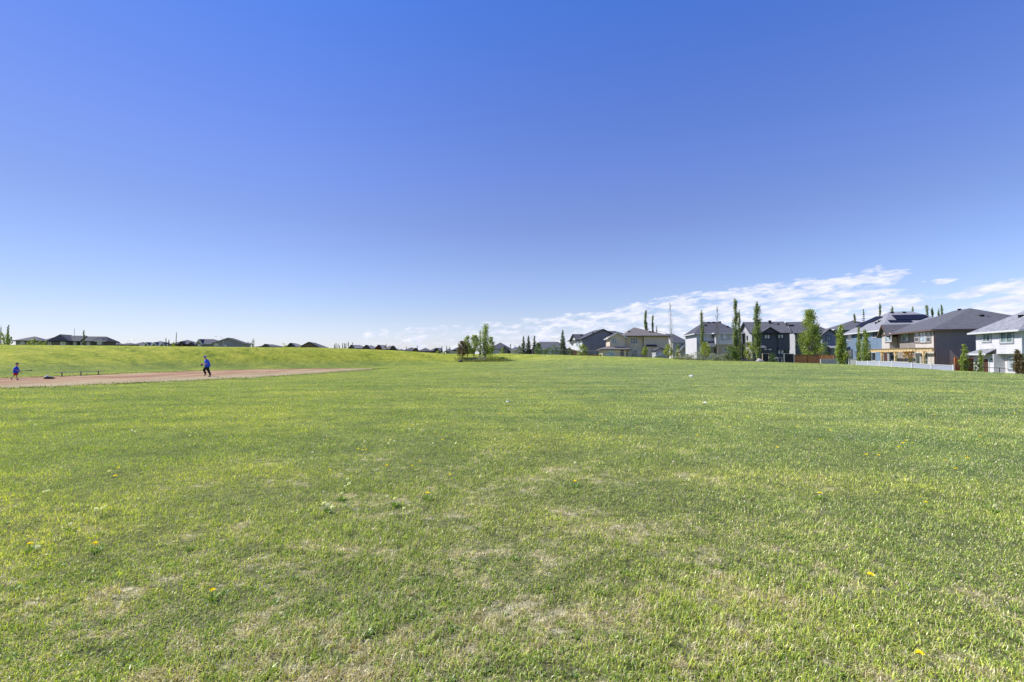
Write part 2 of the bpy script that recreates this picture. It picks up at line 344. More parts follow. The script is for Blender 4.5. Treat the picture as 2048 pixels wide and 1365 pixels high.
def ground_mat():
    m, t, b, o = newmat('lawn_soil')
    g = N(t, 'ShaderNodeGroup'); g.node_tree = TG
    ge = N(t, 'ShaderNodeNewGeometry')
    def noise(sc, det=4, rough=.7):
        n = N(t, 'ShaderNodeTexNoise'); n.inputs['Scale'].default_value = sc; n.inputs['Detail'].default_value = det; n.inputs['Roughness'].default_value = rough
        t.links.new(ge.outputs['Position'], n.inputs['Vector']); return n.outputs[0]
    f1 = noise(35); f2 = noise(7, 5, .75)
    sp = ramp(t, math_(t, 'ADD', math_(t, 'MULTIPLY', f1, .5), math_(t, 'MULTIPLY', f2, .5)), [(.36, (.50, .55, .5)), (.5, (.95, .97, .9)), (.62, (1.35, 1.3, 1.25))])
    c = mixc(t, math_(t, 'MULTIPLY', g.outputs['Dry'], .9), g.outputs['Green'], g.outputs['Straw'])
    # bare thatch and soil, with the shade between the blades painted in nearby
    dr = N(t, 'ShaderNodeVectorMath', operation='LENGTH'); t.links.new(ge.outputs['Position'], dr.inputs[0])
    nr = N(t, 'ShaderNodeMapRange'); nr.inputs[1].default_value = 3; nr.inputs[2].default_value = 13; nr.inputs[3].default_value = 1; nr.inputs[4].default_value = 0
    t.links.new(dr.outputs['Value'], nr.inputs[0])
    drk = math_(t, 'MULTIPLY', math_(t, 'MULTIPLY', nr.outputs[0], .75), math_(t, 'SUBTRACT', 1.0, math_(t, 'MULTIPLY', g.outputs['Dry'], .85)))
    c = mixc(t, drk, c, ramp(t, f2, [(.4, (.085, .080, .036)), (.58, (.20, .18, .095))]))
    t.links.new(mixc(t, 1.0, c, sp, 'MULTIPLY'), b.inputs['Base Color'])
    b.inputs['Roughness'].default_value = .9; b.inputs['Specular IOR Level'].default_value = .15
    bp = N(t, 'ShaderNodeBump'); bp.inputs['Strength'].default_value = .9; bp.inputs['Distance'].default_value = .05
    t.links.new(math_(t, 'ADD', f1, math_(t, 'MULTIPLY', f2, 2.0)), bp.inputs['Height']); t.links.new(bp.outputs[0], b.inputs['Normal'])
    return m
def blade_mat():
    m = bpy.data.materials.new('grass_blades'); m.use_nodes = True; t = m.node_tree; t.nodes.clear()
    out = N(t, 'ShaderNodeOutputMaterial'); g = N(t, 'ShaderNodeGroup'); g.node_tree = TG
    a = N(t, 'ShaderNodeAttribute', attribute_name='rnd')
    isdry = math_(t, 'GREATER_THAN', math_(t, 'ADD', math_(t, 'MULTIPLY', g.outputs['Dry'], .66), .27), a.outputs['Fac'])
    r2 = math_(t, 'FRACT', math_(t, 'MULTIPLY', a.outputs['Fac'], 37.0))
    var = ramp(t, r2, [(0, (.42, .55, .55)), (.35, (.8, .92, .8)), (.7, (1.2, 1.2, .85)), (1, (1.8, 1.62, 1.4))])
    gcol = mixc(t, 1.0, mixc(t, 1.0, g.outputs['Green'], var, 'MULTIPLY'), (2.60, 2.38, 1.98), 'MULTIPLY')
    sv_ = ramp(t, r2, [(0, (.55, .50, .42)), (.5, (.95, .93, .88)), (1, (1.5, 1.46, 1.38))])
    scol = mixc(t, 1.0, g.outputs['Straw'], sv_, 'MULTIPLY')
    c = mixc(t, isdry, gcol, scol)
    d = N(t, 'ShaderNodeBsdfDiffuse'); tr = N(t, 'ShaderNodeBsdfTranslucent'); t.links.new(c, d.inputs[0])
    t.links.new(mixc(t, 1.0, c, (1.2, 1.3, .55), 'MULTIPLY'), tr.inputs[0])
    mx = N(t, 'ShaderNodeMixShader'); mx.inputs[0].default_value = .32; t.links.new(d.outputs[0], mx.inputs[1]); t.links.new(tr.outputs[0], mx.inputs[2])
    gl = N(t, 'ShaderNodeBsdfGlossy'); gl.inputs['Roughness'].default_value = .35
    mg = N(t, 'ShaderNodeMixShader'); mg.inputs[0].default_value = .045; t.links.new(mx.outputs[0], mg.inputs[1]); t.links.new(gl.outputs[0], mg.inputs[2])
    t.links.new(mg.outputs[0], out.inputs[0]); return m

# ---------------------------------------------------------------- ground sheet
def axis(lo, hi, step, far, n):
    a = list(np.arange(lo, hi + 1e-6, step)); g = np.geomspace(step, far, n)
    return np.array([lo - x for x in g[::-1]] + a + [hi + x for x in g])
gx = axis(-120, 120, 1.0, 6000, 26); gy = axis(0, 150, 1.0, 6000, 26)
GX, GY = np.meshgrid(gx, gy); GZ = H(GX, GY)
nx, ny = len(gx), len(gy)
gv = np.stack([GX.ravel(), GY.ravel(), GZ.ravel()], 1)
gf = [(j*nx+i, j*nx+i+1, (j+1)*nx+i+1, (j+1)*nx+i) for j in range(ny-1) for i in range(nx-1)]
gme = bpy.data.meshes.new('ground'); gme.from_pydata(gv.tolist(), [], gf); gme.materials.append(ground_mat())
gme.polygons.foreach_set('use_smooth', [True] * len(gme.polygons))
tag(link('ground', gme), kind='structure')

# ---------------------------------------------------------------- shale infield
def pip(x, y, P):
    ins = False; j = len(P) - 1
    for i in range(len(P)):
        if (P[i][1] > y) != (P[j][1] > y) and x < (P[j][0]-P[i][0])*(y-P[i][1])/(P[j][1]-P[i][1]) + P[i][0]: ins = not ins
        j = i
    return ins
near_edge = [(-45, 17.5), (-36, 21.5), (-27.6, 26.0), (-24.6, 30.3), (-22.6, 35), (-20.8, 39.5), (-19.6, 46), (-18.6, 54), (-17.8, 62), (-17.2, 66.5)]
far_edge = [(-21, 67.5), (-27, 66.2), (-33, 62), (-36.5, 57), (-38.2, 51), (-38.4, 46), (-39.2, 41), (-41, 37), (-47, 33)]
def rough_line(P, amp):
    out = []
    for (a, b), (c, d) in zip(P, P[1:]):
        L = math.hypot(c - a, d - b); k = max(2, int(L / .45))
        for i in range(k):
            t = i / k; nx_, ny_ = -(d - b) / L, (c - a) / L; j = random.gauss(0, amp)
            out.append((a + (c-a)*t + nx_*j, b + (d-b)*t + ny_*j))
    return out + [P[-1]]
outline = rough_line(near_edge, .30) + rough_line(far_edge, .26)
def shale_mat():
    m, t, b, o = newmat('red_shale')
    ge = N(t, 'ShaderNodeNewGeometry')
    def noise(sc, det=4, rough=.6, s=(1, 1, 1), rot=0):
        mp = N(t, 'ShaderNodeMapping'); mp.inputs['Scale'].default_value = s; mp.inputs['Rotation'].default_value = (0, 0, rot); t.links.new(ge.outputs['Position'], mp.inputs[0])
        n = N(t, 'ShaderNodeTexNoise'); n.inputs['Scale'].default_value = sc; n.inputs['Detail'].default_value = det; n.inputs['Roughness'].default_value = rough
        t.links.new(mp.outputs[0], n.inputs['Vector']); return n.outputs[0]
    a = ramp(t, noise(.33, 4, .6, (1.4, .45, 1), -.25), [(.38, (.25, .135, .078)), (.52, (.335, .215, .125)), (.64, (.40, .29, .165))])
    # thatch creeping in from the near side
    sp = N(t, 'ShaderNodeSeparateXYZ'); t.links.new(ge.outputs['Position'], sp.inputs[0])
    w = math_(t, 'ADD', sp.outputs[0], math_(t, 'MULTIPLY', math_(t, 'SUBTRACT', 69.0, sp.outputs[1]), .10))   # ~ distance towards the near edge
    mr = N(t, 'ShaderNodeMapRange'); mr.inputs[1].default_value = -25; mr.inputs[2].default_value = -18
    t.links.new(math_(t, 'ADD', math_(t,'ADD', w, math_(t,'MULTIPLY', math_(t,'MAXIMUM', math_(t,'SUBTRACT', 45.0, sp.outputs[1]), 0.0), .30)), math_(t, 'MULTIPLY', math_(t, 'SUBTRACT', noise(.8, 5, .7), .5), 9.0)), mr.inputs[0])
    th = ramp(t, noise(5, 4, .7), [(.4, (.28, .24, .12)), (.6, (.44, .38, .24))])
    c = mixc(t, math_(t, 'MULTIPLY', mr.outputs[0], .8), a, th)
    g2 = ramp(t, noise(28, 3, .8), [(.35, (.75, .75, .75)), (.65, (1.15, 1.15, 1.15))])
    t.links.new(mixc(t, 1.0, c, g2, 'MULTIPLY'), b.inputs['Base Color']); b.inputs['Roughness'].default_value = .95; b.inputs['Specular IOR Level'].default_value = .1
    bp = N(t, 'ShaderNodeBump'); bp.inputs['Strength'].default_value = .5; bp.inputs['Distance'].default_value = .02; t.links.new(noise(14, 5, .8), bp.inputs['Height']); t.links.new(bp.outputs[0], b.inputs['Normal'])
    return m
bm = bmesh.new()
bm.faces.new([bm.verts.new((x, y, .010)) for x, y in outline]); bmesh.ops.triangulate(bm, faces=bm.faces[:])
bmesh.ops.recalc_face_normals(bm, faces=bm.faces)
for f in bm.faces:
    if f.normal.z < 0: f.normal_flip()
sme = bpy.data.meshes.new('dirt_infield'); bm.to_mesh(sme); bm.free(); sme.materials.append(shale_mat())
tag(link('dirt_infield', sme), kind='structure')

# ---------------------------------------------------------------- grass blades
def blades(n, ymin, ymax, dens_pow, length, wid, seed):
    r = np.random.default_rng(seed)
    # radial density ~ y^-dens_pow over a wedge |x| < 1.12 y + 1
    u = r.random(n); k = 2 - dens_pow
    y = (ymin**k + u * (ymax**k - ymin**k)) ** (1 / k)
    x = (r.random(n) * 2 - 1) * (1.13 * y + .8)
    # clump together
    cl = r.integers(0, n // 9 + 1, n); cx = r.normal(0, 1, (n // 9 + 2, 2))
    z = H(x, y)
    L = length * (.35 + .9 * r.random(n) ** 1.5) * (1 - np.clip((y - 12) / 60, 0, .35))
    pn = np.sin(x * 1.7 + 2 * np.sin(y * 1.1)) * np.sin(y * 1.9 + 1.5 * np.sin(x * .8)); L *= 1 + .35 * pn
    w = np.maximum(wid, y * .00075) * (.7 + .6 * r.random(n))
    a = r.random(n) * 2 * np.pi; lean = np.clip(np.abs(r.normal(0, .75, n)) + .25, 0, 1.45)
    dirx, diry = np.cos(a), np.sin(a); b = a + np.pi / 2 + r.normal(0, .5, n); sx_, sy_ = np.cos(b), np.sin(b)
    p0 = np.stack([x, y, z - .004], 1); side = np.stack([sx_, sy_, 0 * x], 1) * w[:, None] / 2
    p1 = p0 + np.stack([dirx * np.sin(lean*.5), diry * np.sin(lean*.5), np.cos(lean*.5)], 1) * (L * .55)[:, None]
    p2 = p1 + np.stack([dirx * np.sin(lean * 1.5), diry * np.sin(lean * 1.5), np.cos(np.minimum(lean * 1.5, 1.7))], 1) * (L * .45)[:, None]
    q = np.stack([p0 - side, p0 + side, p1 + side * .8, p1 - side * .8], 1)
    tq = np.stack([p1 - side * .8, p1 + side * .8, p2 + side * .12, p2 - side * .12], 1)
    rnd = r.random(n)
    return np.concatenate([q, tq], 0), np.concatenate([rnd, rnd])
parts = [blades(1400000, 1.9, 98.0, 1.92, .050, .0050, 1)]
V = np.concatenate([p[0] for p in parts]); RN = np.concatenate([p[1] for p in parts])
cx_ = V[:, 0, 0]; cy_ = V[:, 0, 1]
# keep the shale free of blades (except stragglers)
from math import inf
def pip_np(x, y, P):
    ins = np.zeros(len(x), bool); j = len(P) - 1
    for i in range(len(P)):
        xi, yi = P[i]; xj, yj = P[j]
        c = ((yi > y) != (yj > y)) & (x < (xj - xi) * (y - yi) / (yj - yi + 1e-12) + xi); ins ^= c; j = i
    return ins
_h = lambda f, p, q: np.sin(cx_ * f + 2.1 * np.sin(cy_ * f * .71 + p)) * np.sin(cy_ * f * 1.13 + 1.7 * np.sin(cx_ * f * .83 + q))
hole = (_h(9.0, 1, 2) + _h(21.0, 3, 5) * .8 > .62) & (cy_ < 14)
keep = ~(hole & (np.concatenate([parts[0][1]]) * 7.7 % 1 < .72)); sel = (cx_ < -14) & (cy_ > 14)
ins = pip_np(cx_[sel], cy_[sel], near_edge + far_edge); keep[np.where(sel)[0][ins]] = rng.random(ins.sum()) < .03
V = V[keep]; RN = RN[keep]
grass = link('grass', fast_mesh('grass', V.reshape(-1, 3), 4, RN, [blade_mat()]))
tag(grass, 'short mown green grass with dry straw patches over the whole field', 'grass', kind='stuff')

# tufts of bunch grass and weeds near the camera
def tuft_mesh(name, n, rad, L, wid, mat, seed, flat=.5):
    r = np.random.default_rng(seed); a = r.random(n) * 2 * np.pi; rr = rad * np.sqrt(r.random(n))
    p0 = np.stack([np.cos(a) * rr * .4, np.sin(a) * rr * .4, 0 * a], 1); a2 = a + r.normal(0, .4, n)
    lean = np.abs(r.normal(flat, .3, n)); l = L * (.6 + .6 * r.random(n)); w = wid * (.7 + .6 * r.random(n))
    d = np.stack([np.cos(a2), np.sin(a2), 0 * a], 1); up = np.array([0, 0, 1.0]); side = np.stack([-np.sin(a2), np.cos(a2), 0 * a], 1) * w[:, None] / 2
    p1 = p0 + (d * np.sin(lean)[:, None] + up * np.cos(lean)[:, None]) * (l * .55)[:, None]
    p2 = p1 + (d * np.sin(lean * 1.5)[:, None] + up * np.cos(lean * 1.5)[:, None]) * (l * .45)[:, None]
    q = np.concatenate([np.stack([p0 - side * .5, p0 + side * .5, p1 + side, p1 - side], 1), np.stack([p1 - side, p1 + side, p2 + side * .15, p2 - side * .15], 1)])
    rd = r.random(n)
    return fast_mesh(name, q.reshape(-1, 3), 4, np.concatenate([rd, rd]), [mat])
weed_l = leafmat('dandelion_leaves', [(.07, .15, .012), (.12, .22, .018), (.18, .30, .028), (.25, .36, .04)], .3)

# ---------------------------------------------------------------- dandelions
m_y = leafmat('dandelion_yellow', [(1.0, .86, .02), (1.0, .92, .03)], .3); m_s = plain('dandelion_stem', (.25, .30, .10), .7); m_w = leafmat('dandelion_fluff', [(.85, .83, .76), (.9, .88, .82)], .5)
def flower_mesh(name, mat, rad, z, n=90, ball=False, seed=3):
    r = np.random.default_rng(seed); vs = []
    for i in range(n):
        a = r.random() * 2 * math.pi
        if ball:
            c = r.random() * 2 - 1; s = math.sqrt(1 - c * c); d = Vector((s * math.cos(a), s * math.sin(a), c))
        else:
            e = r.random() ** .7 * 1.35; d = Vector((math.cos(a) * math.sin(e), math.sin(a) * math.sin(e), math.cos(e) * .55))
        sd = d.orthogonal().normalized() * rad * .14; tip = Vector((0, 0, z)) + d * rad * (.85 + .3 * r.random()); b0 = Vector((0, 0, z)) + d * rad * .15
        vs += [b0 - sd * .4, b0 + sd * .4, tip + sd, tip - sd]
    me = fast_mesh(name, np.array([tuple(v) for v in vs]), 4, None, [mat]); return me
stem_mb = MB(); stem_mb.cyl((0, 0, 0), (.004, .002, .07), .0018, .0015, 5)
fy = [flower_mesh('flower', m_y, .024, .080, seed=s) for s in (3, 4)]; fw = [flower_mesh('seed_head', m_w, .019, .085, 120, True, seed=s) for s in (5, 6)]
leaf_me = [tuft_mesh('leaves', 30, .05, .075, .011, weed_l, s, .85) for s in (1, 2, 3)]
st_short = MB(); st_short.cyl((0, 0, 0), (.0, .0, .075), .0018, .0015, 5); st_me = st_short.build('stem', m_s); st_meD = st_me.data; bpy.data.objects.remove(st_me)
st_long = stem_mb.build('stem', m_s); st_longD = st_long.data; bpy.data.objects.remove(st_long)
def gpt(px, py):
    d = ray(px, py); z = 0.0
    for _ in range(8):
        s = (z - EYE) / d.z; x, y = d.x * s, d.y * s
        if y > 110 or s < 0: y = 110; x = d.x / d.y * y
        z = h(x, y)
    return x, y, z
YL = [(715,908),(724,909),(732,908),(786,833),(817,832),(760,836),(855,1000),(773,944),(824,943),(840,932),(900,960),(1043,872),(1072,881),(1059,903),(1076,830),(1187,842),(1204,848),(1158,819),
 (1240,884),(1394,880),(1608,825),(1594,861),(1639,888),(1733,919),(1757,921),(1797,904),(1813,890),(1806,896),(1825,893),(1852,1017),(1742,1172),(1840,1332),(1890,930),(1935,928),(1912,951),(2030,833),(2041,829),
 (1975,797),(1985,812),(1870,835),(1790,850),(1710,795),(1722,800),(1495,840),(230,966),(236,945),(655,886),(870,872),(810,855),(825,858),(800,860),(1150,975),(660,950),(1320,850),(1460,862),(1555,905),(1660,870),
 (190,805),(430,800),(560,812),(610,790),(780,800),(905,790),(1120,800),(1260,790),(1380,800),(1540,785),(1650,790),(1760,780),(1880,785),(1990,775),(330,842),(470,840),(520,860),(885,888),(1000,835),(1900,868),(1960,880),(2010,858),(1940,845),
 (1275,862),(1195,852),(1180,840),(1212,846),(30,860),(120,840),(1840,800),(1815,815),(1520,812),(1440,795),(60,1105),(190,1105),(1640,1000),(425,1200)]
WL = [(140,1063),(192,1035),(205,1033),(75,1113),(88,996),(96,994),(218,955),(264,870),(270,872),(648,1024),(664,1031),(655,1026),(690,985),(698,983),(684,1001),(808,1030),(961,966),(990,886),(1068,882),(843,866),
 (847,868),(835,858),(820,866),(777,897),(781,889),(789,890),(729,892),(695,971),(774,1005),(790,1013),(866,896),(1039,867),(625,916),(1015,805),(954,827),(912,897),(1991,1027),(60,850),(70,858),(380,880),(350,862),(1150,937)]
DL = {(1840,1332): 'nearest yellow dandelion, low at the right front of the lawn', (1742,1172): 'lone yellow dandelion in the near right lawn', (855,1000): 'lone yellow dandelion beside a dry patch left of the middle',
  (425,1200): 'yellow dandelion in the near left lawn', (190,1105): 'yellow dandelion right of the two at the left front', (60,1105): 'yellow dandelion at the left front edge of the lawn', (1150,975): 'lone yellow dandelion just right of the middle',
  (1640,1000): 'yellow dandelion between the right-hand dry patches', (1852,1017): 'yellow dandelion low at the far right of the lawn', (75,1113): 'white seed head beside the yellow dandelion at the left front', (1991,1027): 'lone white seed head near the right edge',
  (140,1063): 'white seed head above the left front pair', (961,966): 'lone white seed head in the middle of the lawn', (808,1030): 'white seed head right of the small cluster', (218,955): 'white seed head below the two yellow dandelions at left', (1150,937): 'white seed head on the dry patch right of the middle'}
LMK = [(31, 'child'), (158, 'bench'), (300, 'white-gabled terrace'), (412, 'jogging man'), (620, 'low bank gables'), (800, 'dip in the bank'), (960, 'central tree clump'), (1057, 'three spruces'), (1125, 'lone spruce'), (1195, 'grey gabled house'),
  (1287, 'beige house'), (1420, 'off-white house'), (1540, 'charcoal house'), (1620, 'large leafy tree'), (1715, 'blue house'), (1800, 'pergola'), (1910, 'taupe side wall'), (2000, 'far-right white house')]
ORD = ['leftmost', 'second from left', 'third from left', 'fourth from left', 'fifth from left', 'sixth from left', 'seventh from left', 'eighth from left', 'ninth from left']
for lst, kind in ((YL, 'yellow dandelion'), (WL, 'white seed head')):
    bins = {}
    for p in lst:
        if p in DL: continue
        band = 'far lawn' if p[1] < 815 else 'middle lawn' if p[1] < 870 else 'nearer lawn' if p[1] < 960 else 'foreground'
        bins.setdefault((band, min(LMK, key=lambda l: abs(l[0] - p[0]))[1]), []).append(p)
    for (band, lm), ps in bins.items():
        for k, p in enumerate(sorted(ps)): DL[p] = f'{kind} in the {band} below the {lm}' + ('' if len(ps) == 1 else ', ' + ORD[k])
def dandelion(px, py, white, i):
    x, y, z = gpt(px, py); lab = ('white dandelion seed head standing in the mown grass' if white else 'small yellow dandelion flower open in the mown grass')
    lab = DL.get((px, py), lab)
    grp = 'dandelion seed heads in the lawn' if white else 'yellow dandelions in the lawn'
    r = random.random; s = (.84 + .32 * r()) * (1 + min(.5, max(0, y - 9) / 60)); nm = 'dandelion_seed_head' if white else 'dandelion'
    o = empty(nm, (x, y, z), r() * 6.28, lab, 'dandelion', grp); o.scale = (s, s, s)
    f = (fw if white else fy)[i % 2]; link(f.name.split('.')[0], f, o)
    if y < 22:
        link('stem', st_longD if white else st_meD, o)
        if y < 7 and r() < .6: link('leaves', leaf_me[i % 3], o)
for i, (a, b) in enumerate(YL): dandelion(a, b, False, i)
for i, (a, b) in enumerate(WL): dandelion(a, b, True, i)
# weed rosettes seen as dark green clumps in the foreground
WD = [(730,1275,2.2),(700,1262,1.6),(640,1000,1.3),(690,1005,1.2),(1130,1300,1.3),(380,1100,1.8),(270,1340,2.0),(120,1230,1.8),(600,1300,1.6),(1480,1090,1.4),(820,1235,1.1),(920,1290,1.3),(1900,1130,1.5),
      (1700,1220,1.4),(30,1180,2.0),(450,1190,1.4),(1850,1018,1.2),(870,935,1.3),(940,950,1.2),(180,1150,1.5),(1010,1230,1.1),(1560,1290,1.5),(1250,1060,1.1),(560,1065,1.2),(1180,900,1.0),(950,883,1.0)]
wr = np.random.default_rng(77); wv = []; wn = []
for i in range(420):
    if i < len(WD): a, b, s_ = WD[i]; x, y, z = gpt(a, b)
    else: y = 2.4 * math.exp(wr.random() * 2.0); x = (wr.random() * 2 - 1) * 1.08 * y; s_ = .45 + .7 * wr.random(); z = h(x, y)
    me_ = leaf_me[i % 3]; co = np.empty(len(me_.vertices) * 3, np.float32); me_.vertices.foreach_get('co', co); co = co.reshape(-1, 3) * ([s_ * .38, s_ * .38, s_ * .30] if i < len(WD) else [s_ * .55, s_ * .55, s_ * .38])
    an = wr.random() * 6.28; c_, s2 = math.cos(an), math.sin(an); wv.append(np.stack([co[:, 0] * c_ - co[:, 1] * s2 + x, co[:, 0] * s2 + co[:, 1] * c_ + y, co[:, 2] + z], 1))
    rd = np.empty(len(me_.polygons), np.float32); me_.attributes['rnd'].data.foreach_get('value', rd); wn.append(rd)
tag(link('broadleaf_weeds', fast_mesh('broadleaf_weeds', np.concatenate(wv), 4, np.concatenate(wn), [weed_l])), 'low dark green broadleaf weed rosettes scattered flat through the mown grass', 'weeds', kind='stuff')

# ---------------------------------------------------------------- trees
def leaves_quads(P, size, r, up=.3):
    n = len(P); nrm = r.normal(0, 1, (n, 3)); nrm[:, 2] += up; nrm /= np.linalg.norm(nrm, axis=1)[:, None]
    t = np.cross(nrm, r.normal(0, 1, (n, 3))); t /= np.linalg.norm(t, axis=1)[:, None]; b = np.cross(nrm, t)
    s = size * (.6 + .8 * r.random(n))[:, None]
    return np.stack([P - t*s*.5, P + b*s*.32, P + t*s*.5, P - b*s*.32], 1)
_seed = [100]
def crown_points(kind, Ht, Wd, n, r):
    """points along limbs so that the outline is ragged and gaps stay open; also returns limbs"""
    limbs = []; P = []; rn = []
    if kind == 'columnar':
        nb = 46; nl = 1 if Wd < 1.6 else 3
        for i in range(nb):
            hz = .05 + .84 * ((i + r.random()) / nb) ** 1.1; z0 = Ht * hz; a = r.random() * 6.283
            prof = min(1, hz * 2.2 + .45) * (1 - hz) ** .72 * 1.12
            rad = Wd / 2 * prof * (.35 + .75 * r.random()); hh = min(Ht * 1.0 - z0, Ht * (.10 + .10 * r.random()))
            p0 = np.array([0, 0, max(.05 * Ht, z0 - rad * .8)]); p1 = np.array([math.cos(a) * rad, math.sin(a) * rad, z0 + hh * (.6 + .6 * r.random())]); limbs.append((p0, p1, .030 * Ht / 8))
            k = max(6, int(n / nb * (.35 + prof))); t = .25 + .75 * r.random(k) ** .8; sp = Wd * .07
            P.append(p0 + (p1 - p0) * t[:, None] + r.normal(0, 1, (k, 3)) * np.array([sp, sp, sp * 1.7])); rn.append(r.normal(.5, .2, k) + .3 * (r.random() - .5))
        k = n // 9; t = .08 + .93 * r.random(k); P.append(np.stack([r.normal(0, Wd * .07, k) * (1.1 - t), r.normal(0, Wd * .07, k) * (1.1 - t), Ht * t], 1)); rn.append(r.normal(.55, .2, k))
    elif kind in ('round', 'wide', 'shrub'):
        nb = (34 if kind == 'round' else 60) if kind != 'shrub' else 22
        base = {'round': .26, 'wide': .06, 'shrub': .0}[kind]
        for i in range(nb):
            a = r.random() * 6.283; e = r.random(); z1 = Ht * (base + .05 + (1 - base - .05) * ((i + .5) / nb))
            u = (z1 / Ht - base) / (1 - base); prof = (math.sin(math.pi * min(1, max(.04, u * .86 + .12))) ** .65) if kind != 'wide' else ((1 - u) ** .85 * 1.06 + .02)
            rad = Wd / 2 * prof * (.35 + .65 * math.sqrt(e)); p1 = np.array([math.cos(a) * rad, math.sin(a) * rad, z1])
            p0 = np.array([0, 0, max(.1 * Ht * (kind != 'shrub'), z1 - rad * (.9 + r.random()) - .08 * Ht)]); limbs.append((p0, p1, .018 * Ht / 4))
            k = int(n / nb * (.6 + .8 * r.random())); sp = Wd * ((.075 if kind != 'wide' else .048) + .025 * r.random())
            t = .72 + .33 * r.random(k); P.append(p0 + (p1 - p0) * t[:, None] + r.normal(0, sp, (k, 3)) * [1, 1, .8]); rn.append(r.normal(.45, .2, k) + .3 * (r.random() - .5))
    elif kind == 'spruce':
        nw = 26
        for i in range(nw):
            u = i / nw; z = Ht * (.10 + .86 * u); rad = Wd / 2 * (1 - u) ** .85 * (.85 + .25 * r.random()) + .04 * Wd
            for j in range(7 if u < .7 else 5):
                a = j * 6.283 / 7 + i * .9 + r.normal(0, .15); rr = rad * (.62 + .5 * r.random())
                p0 = np.array([0, 0, z]); p1 = np.array([math.cos(a) * rr, math.sin(a) * rr, z - rr * .18 + Ht * .012]); limbs.append((p0, p1, .008 * Ht))
                k = max(5, int(n / nw / 6 * (1.4 - u))); t = .12 + .95 * r.random(k); sp = .028 * Wd + .035 * rr
                P.append(p0 + (p1 - p0) * t[:, None] + r.normal(0, sp, (k, 3)) * [1, 1, .55]); rn.append(r.normal(.42, .22, k))
        k = n // 25; P.append(np.stack([r.normal(0, .02 * Wd, k), r.normal(0, .02 * Wd, k), Ht * (.9 + .1 * r.random(k))], 1)); rn.append(r.normal(.5, .2, k))
    return np.concatenate(P), np.clip(np.concatenate(rn), 0, 1), limbs
def tree(kind, px, py_top, Y, wpx, label, mat='poplar', n=1500, leaf=.22, name=None, bark='bark', group=None, cat='tree', base=None, dens=1.0, lean=0, part='crown'):
    _seed[0] += 1; r = np.random.default_rng(_seed[0])
    p = at(px, py_top, Y); z0 = h(p.x, p.y) - .05 if base is None else base; Ht = p.z - z0; Wd = wpx / FPX * Y
    nm = name or {'columnar': 'columnar_poplar', 'round': 'leafy_tree', 'wide': 'leafy_tree', 'spruce': 'spruce_tree', 'shrub': 'shrub'}[kind]
    root = empty(nm, (p.x, p.y, z0), 0, label, cat, group)
    P, rn, limbs = crown_points(kind, Ht, Wd, int(n * dens * 2.1), r); leaf = leaf * .70
    P[:, 2] = np.clip(P[:, 2], .05, Ht * 1.01); P[:, 0] += lean * P[:, 2]
    q = leaves_quads(P, leaf, r)
    pass
    link('foliage' if kind == 'shrub' else 'crown', fast_mesh('crown', q.reshape(-1, 3), 4, rn, [GRN[mat]]), root)
    mb = MB(); tr = max(.04, Ht * .016)
    if kind == 'shrub':
        for p0, p1, w in limbs[:10]: mb.cyl((p1[0]*.1, p1[1]*.1, 0), p1 * .9, .02, .008, 4)
        mb.build('stem', M[bark], root)
    else:
        segs = [Vector((lean * Ht * t + math.sin(t * 5 + px) * .012 * Ht * (0 if kind == 'spruce' else 1), math.cos(t * 4 + px) * .008 * Ht, Ht * t)) for t in (0, .15, .35, .6, .8, .96)]
        for i in range(5): mb.cyl(segs[i], segs[i+1], tr * (1 - i * .18), tr * (1 - (i + 1) * .18), 7)
        for p0, p1, w in limbs:
            if kind == 'spruce' and r.random() < .5: continue
            mb.cyl((lean * p0[2], 0, p0[2]), (p1[0] + lean * p1[2], p1[1], p1[2]), max(.012, w * .5), .006, 4)
        mb.build('trunk', M[bark], root)
    return root
def bare_tree(px, py_top, Y, wpx, label, twig_brown=False):
    _seed[0] += 1; r = random.Random(_seed[0]); p = at(px, py_top, Y); z0 = h(p.x, p.y) - .05; Ht = p.z - z0; Wd = wpx / FPX * Y
    root = empty('bare_poplar', (p.x, p.y, z0), 0, label, 'tree'); mb = MB(); tw = MB()
    segs = [Vector((math.sin(t * 4) * .01 * Ht, 0, Ht * t)) for t in (0, .25, .5, .75, 1)]
    for i in range(4): mb.cyl(segs[i], segs[i+1], .07 * (1 - i * .23), .07 * (1 - (i + 1) * .23) + .01, 6)
    for i in range(46):
        z = Ht * (.12 + .8 * r.random()); a = r.random() * 6.283; L = Ht * .16 * (1.1 - z / Ht) + .4; rad = min(Wd / 2, L * .35)
        q = Vector((math.cos(a) * rad, math.sin(a) * rad, min(Ht * .99, z + L))); tw.cyl((0, 0, z), q, .02, .008, 4)
        for k in range(3):
            u = .3 + .6 * r.random(); b = Vector((0, 0, z)).lerp(q, u); a2 = r.random() * 6.283
            tw.cyl(b, b + Vector((math.cos(a2) * .15, math.sin(a2) * .15, .4)), .010, .005, 3)
    mb.build('trunk', M['bark_p'], root); tw.build('branches', M['bark_p'] if not twig_brown else M['bark'], root); return root

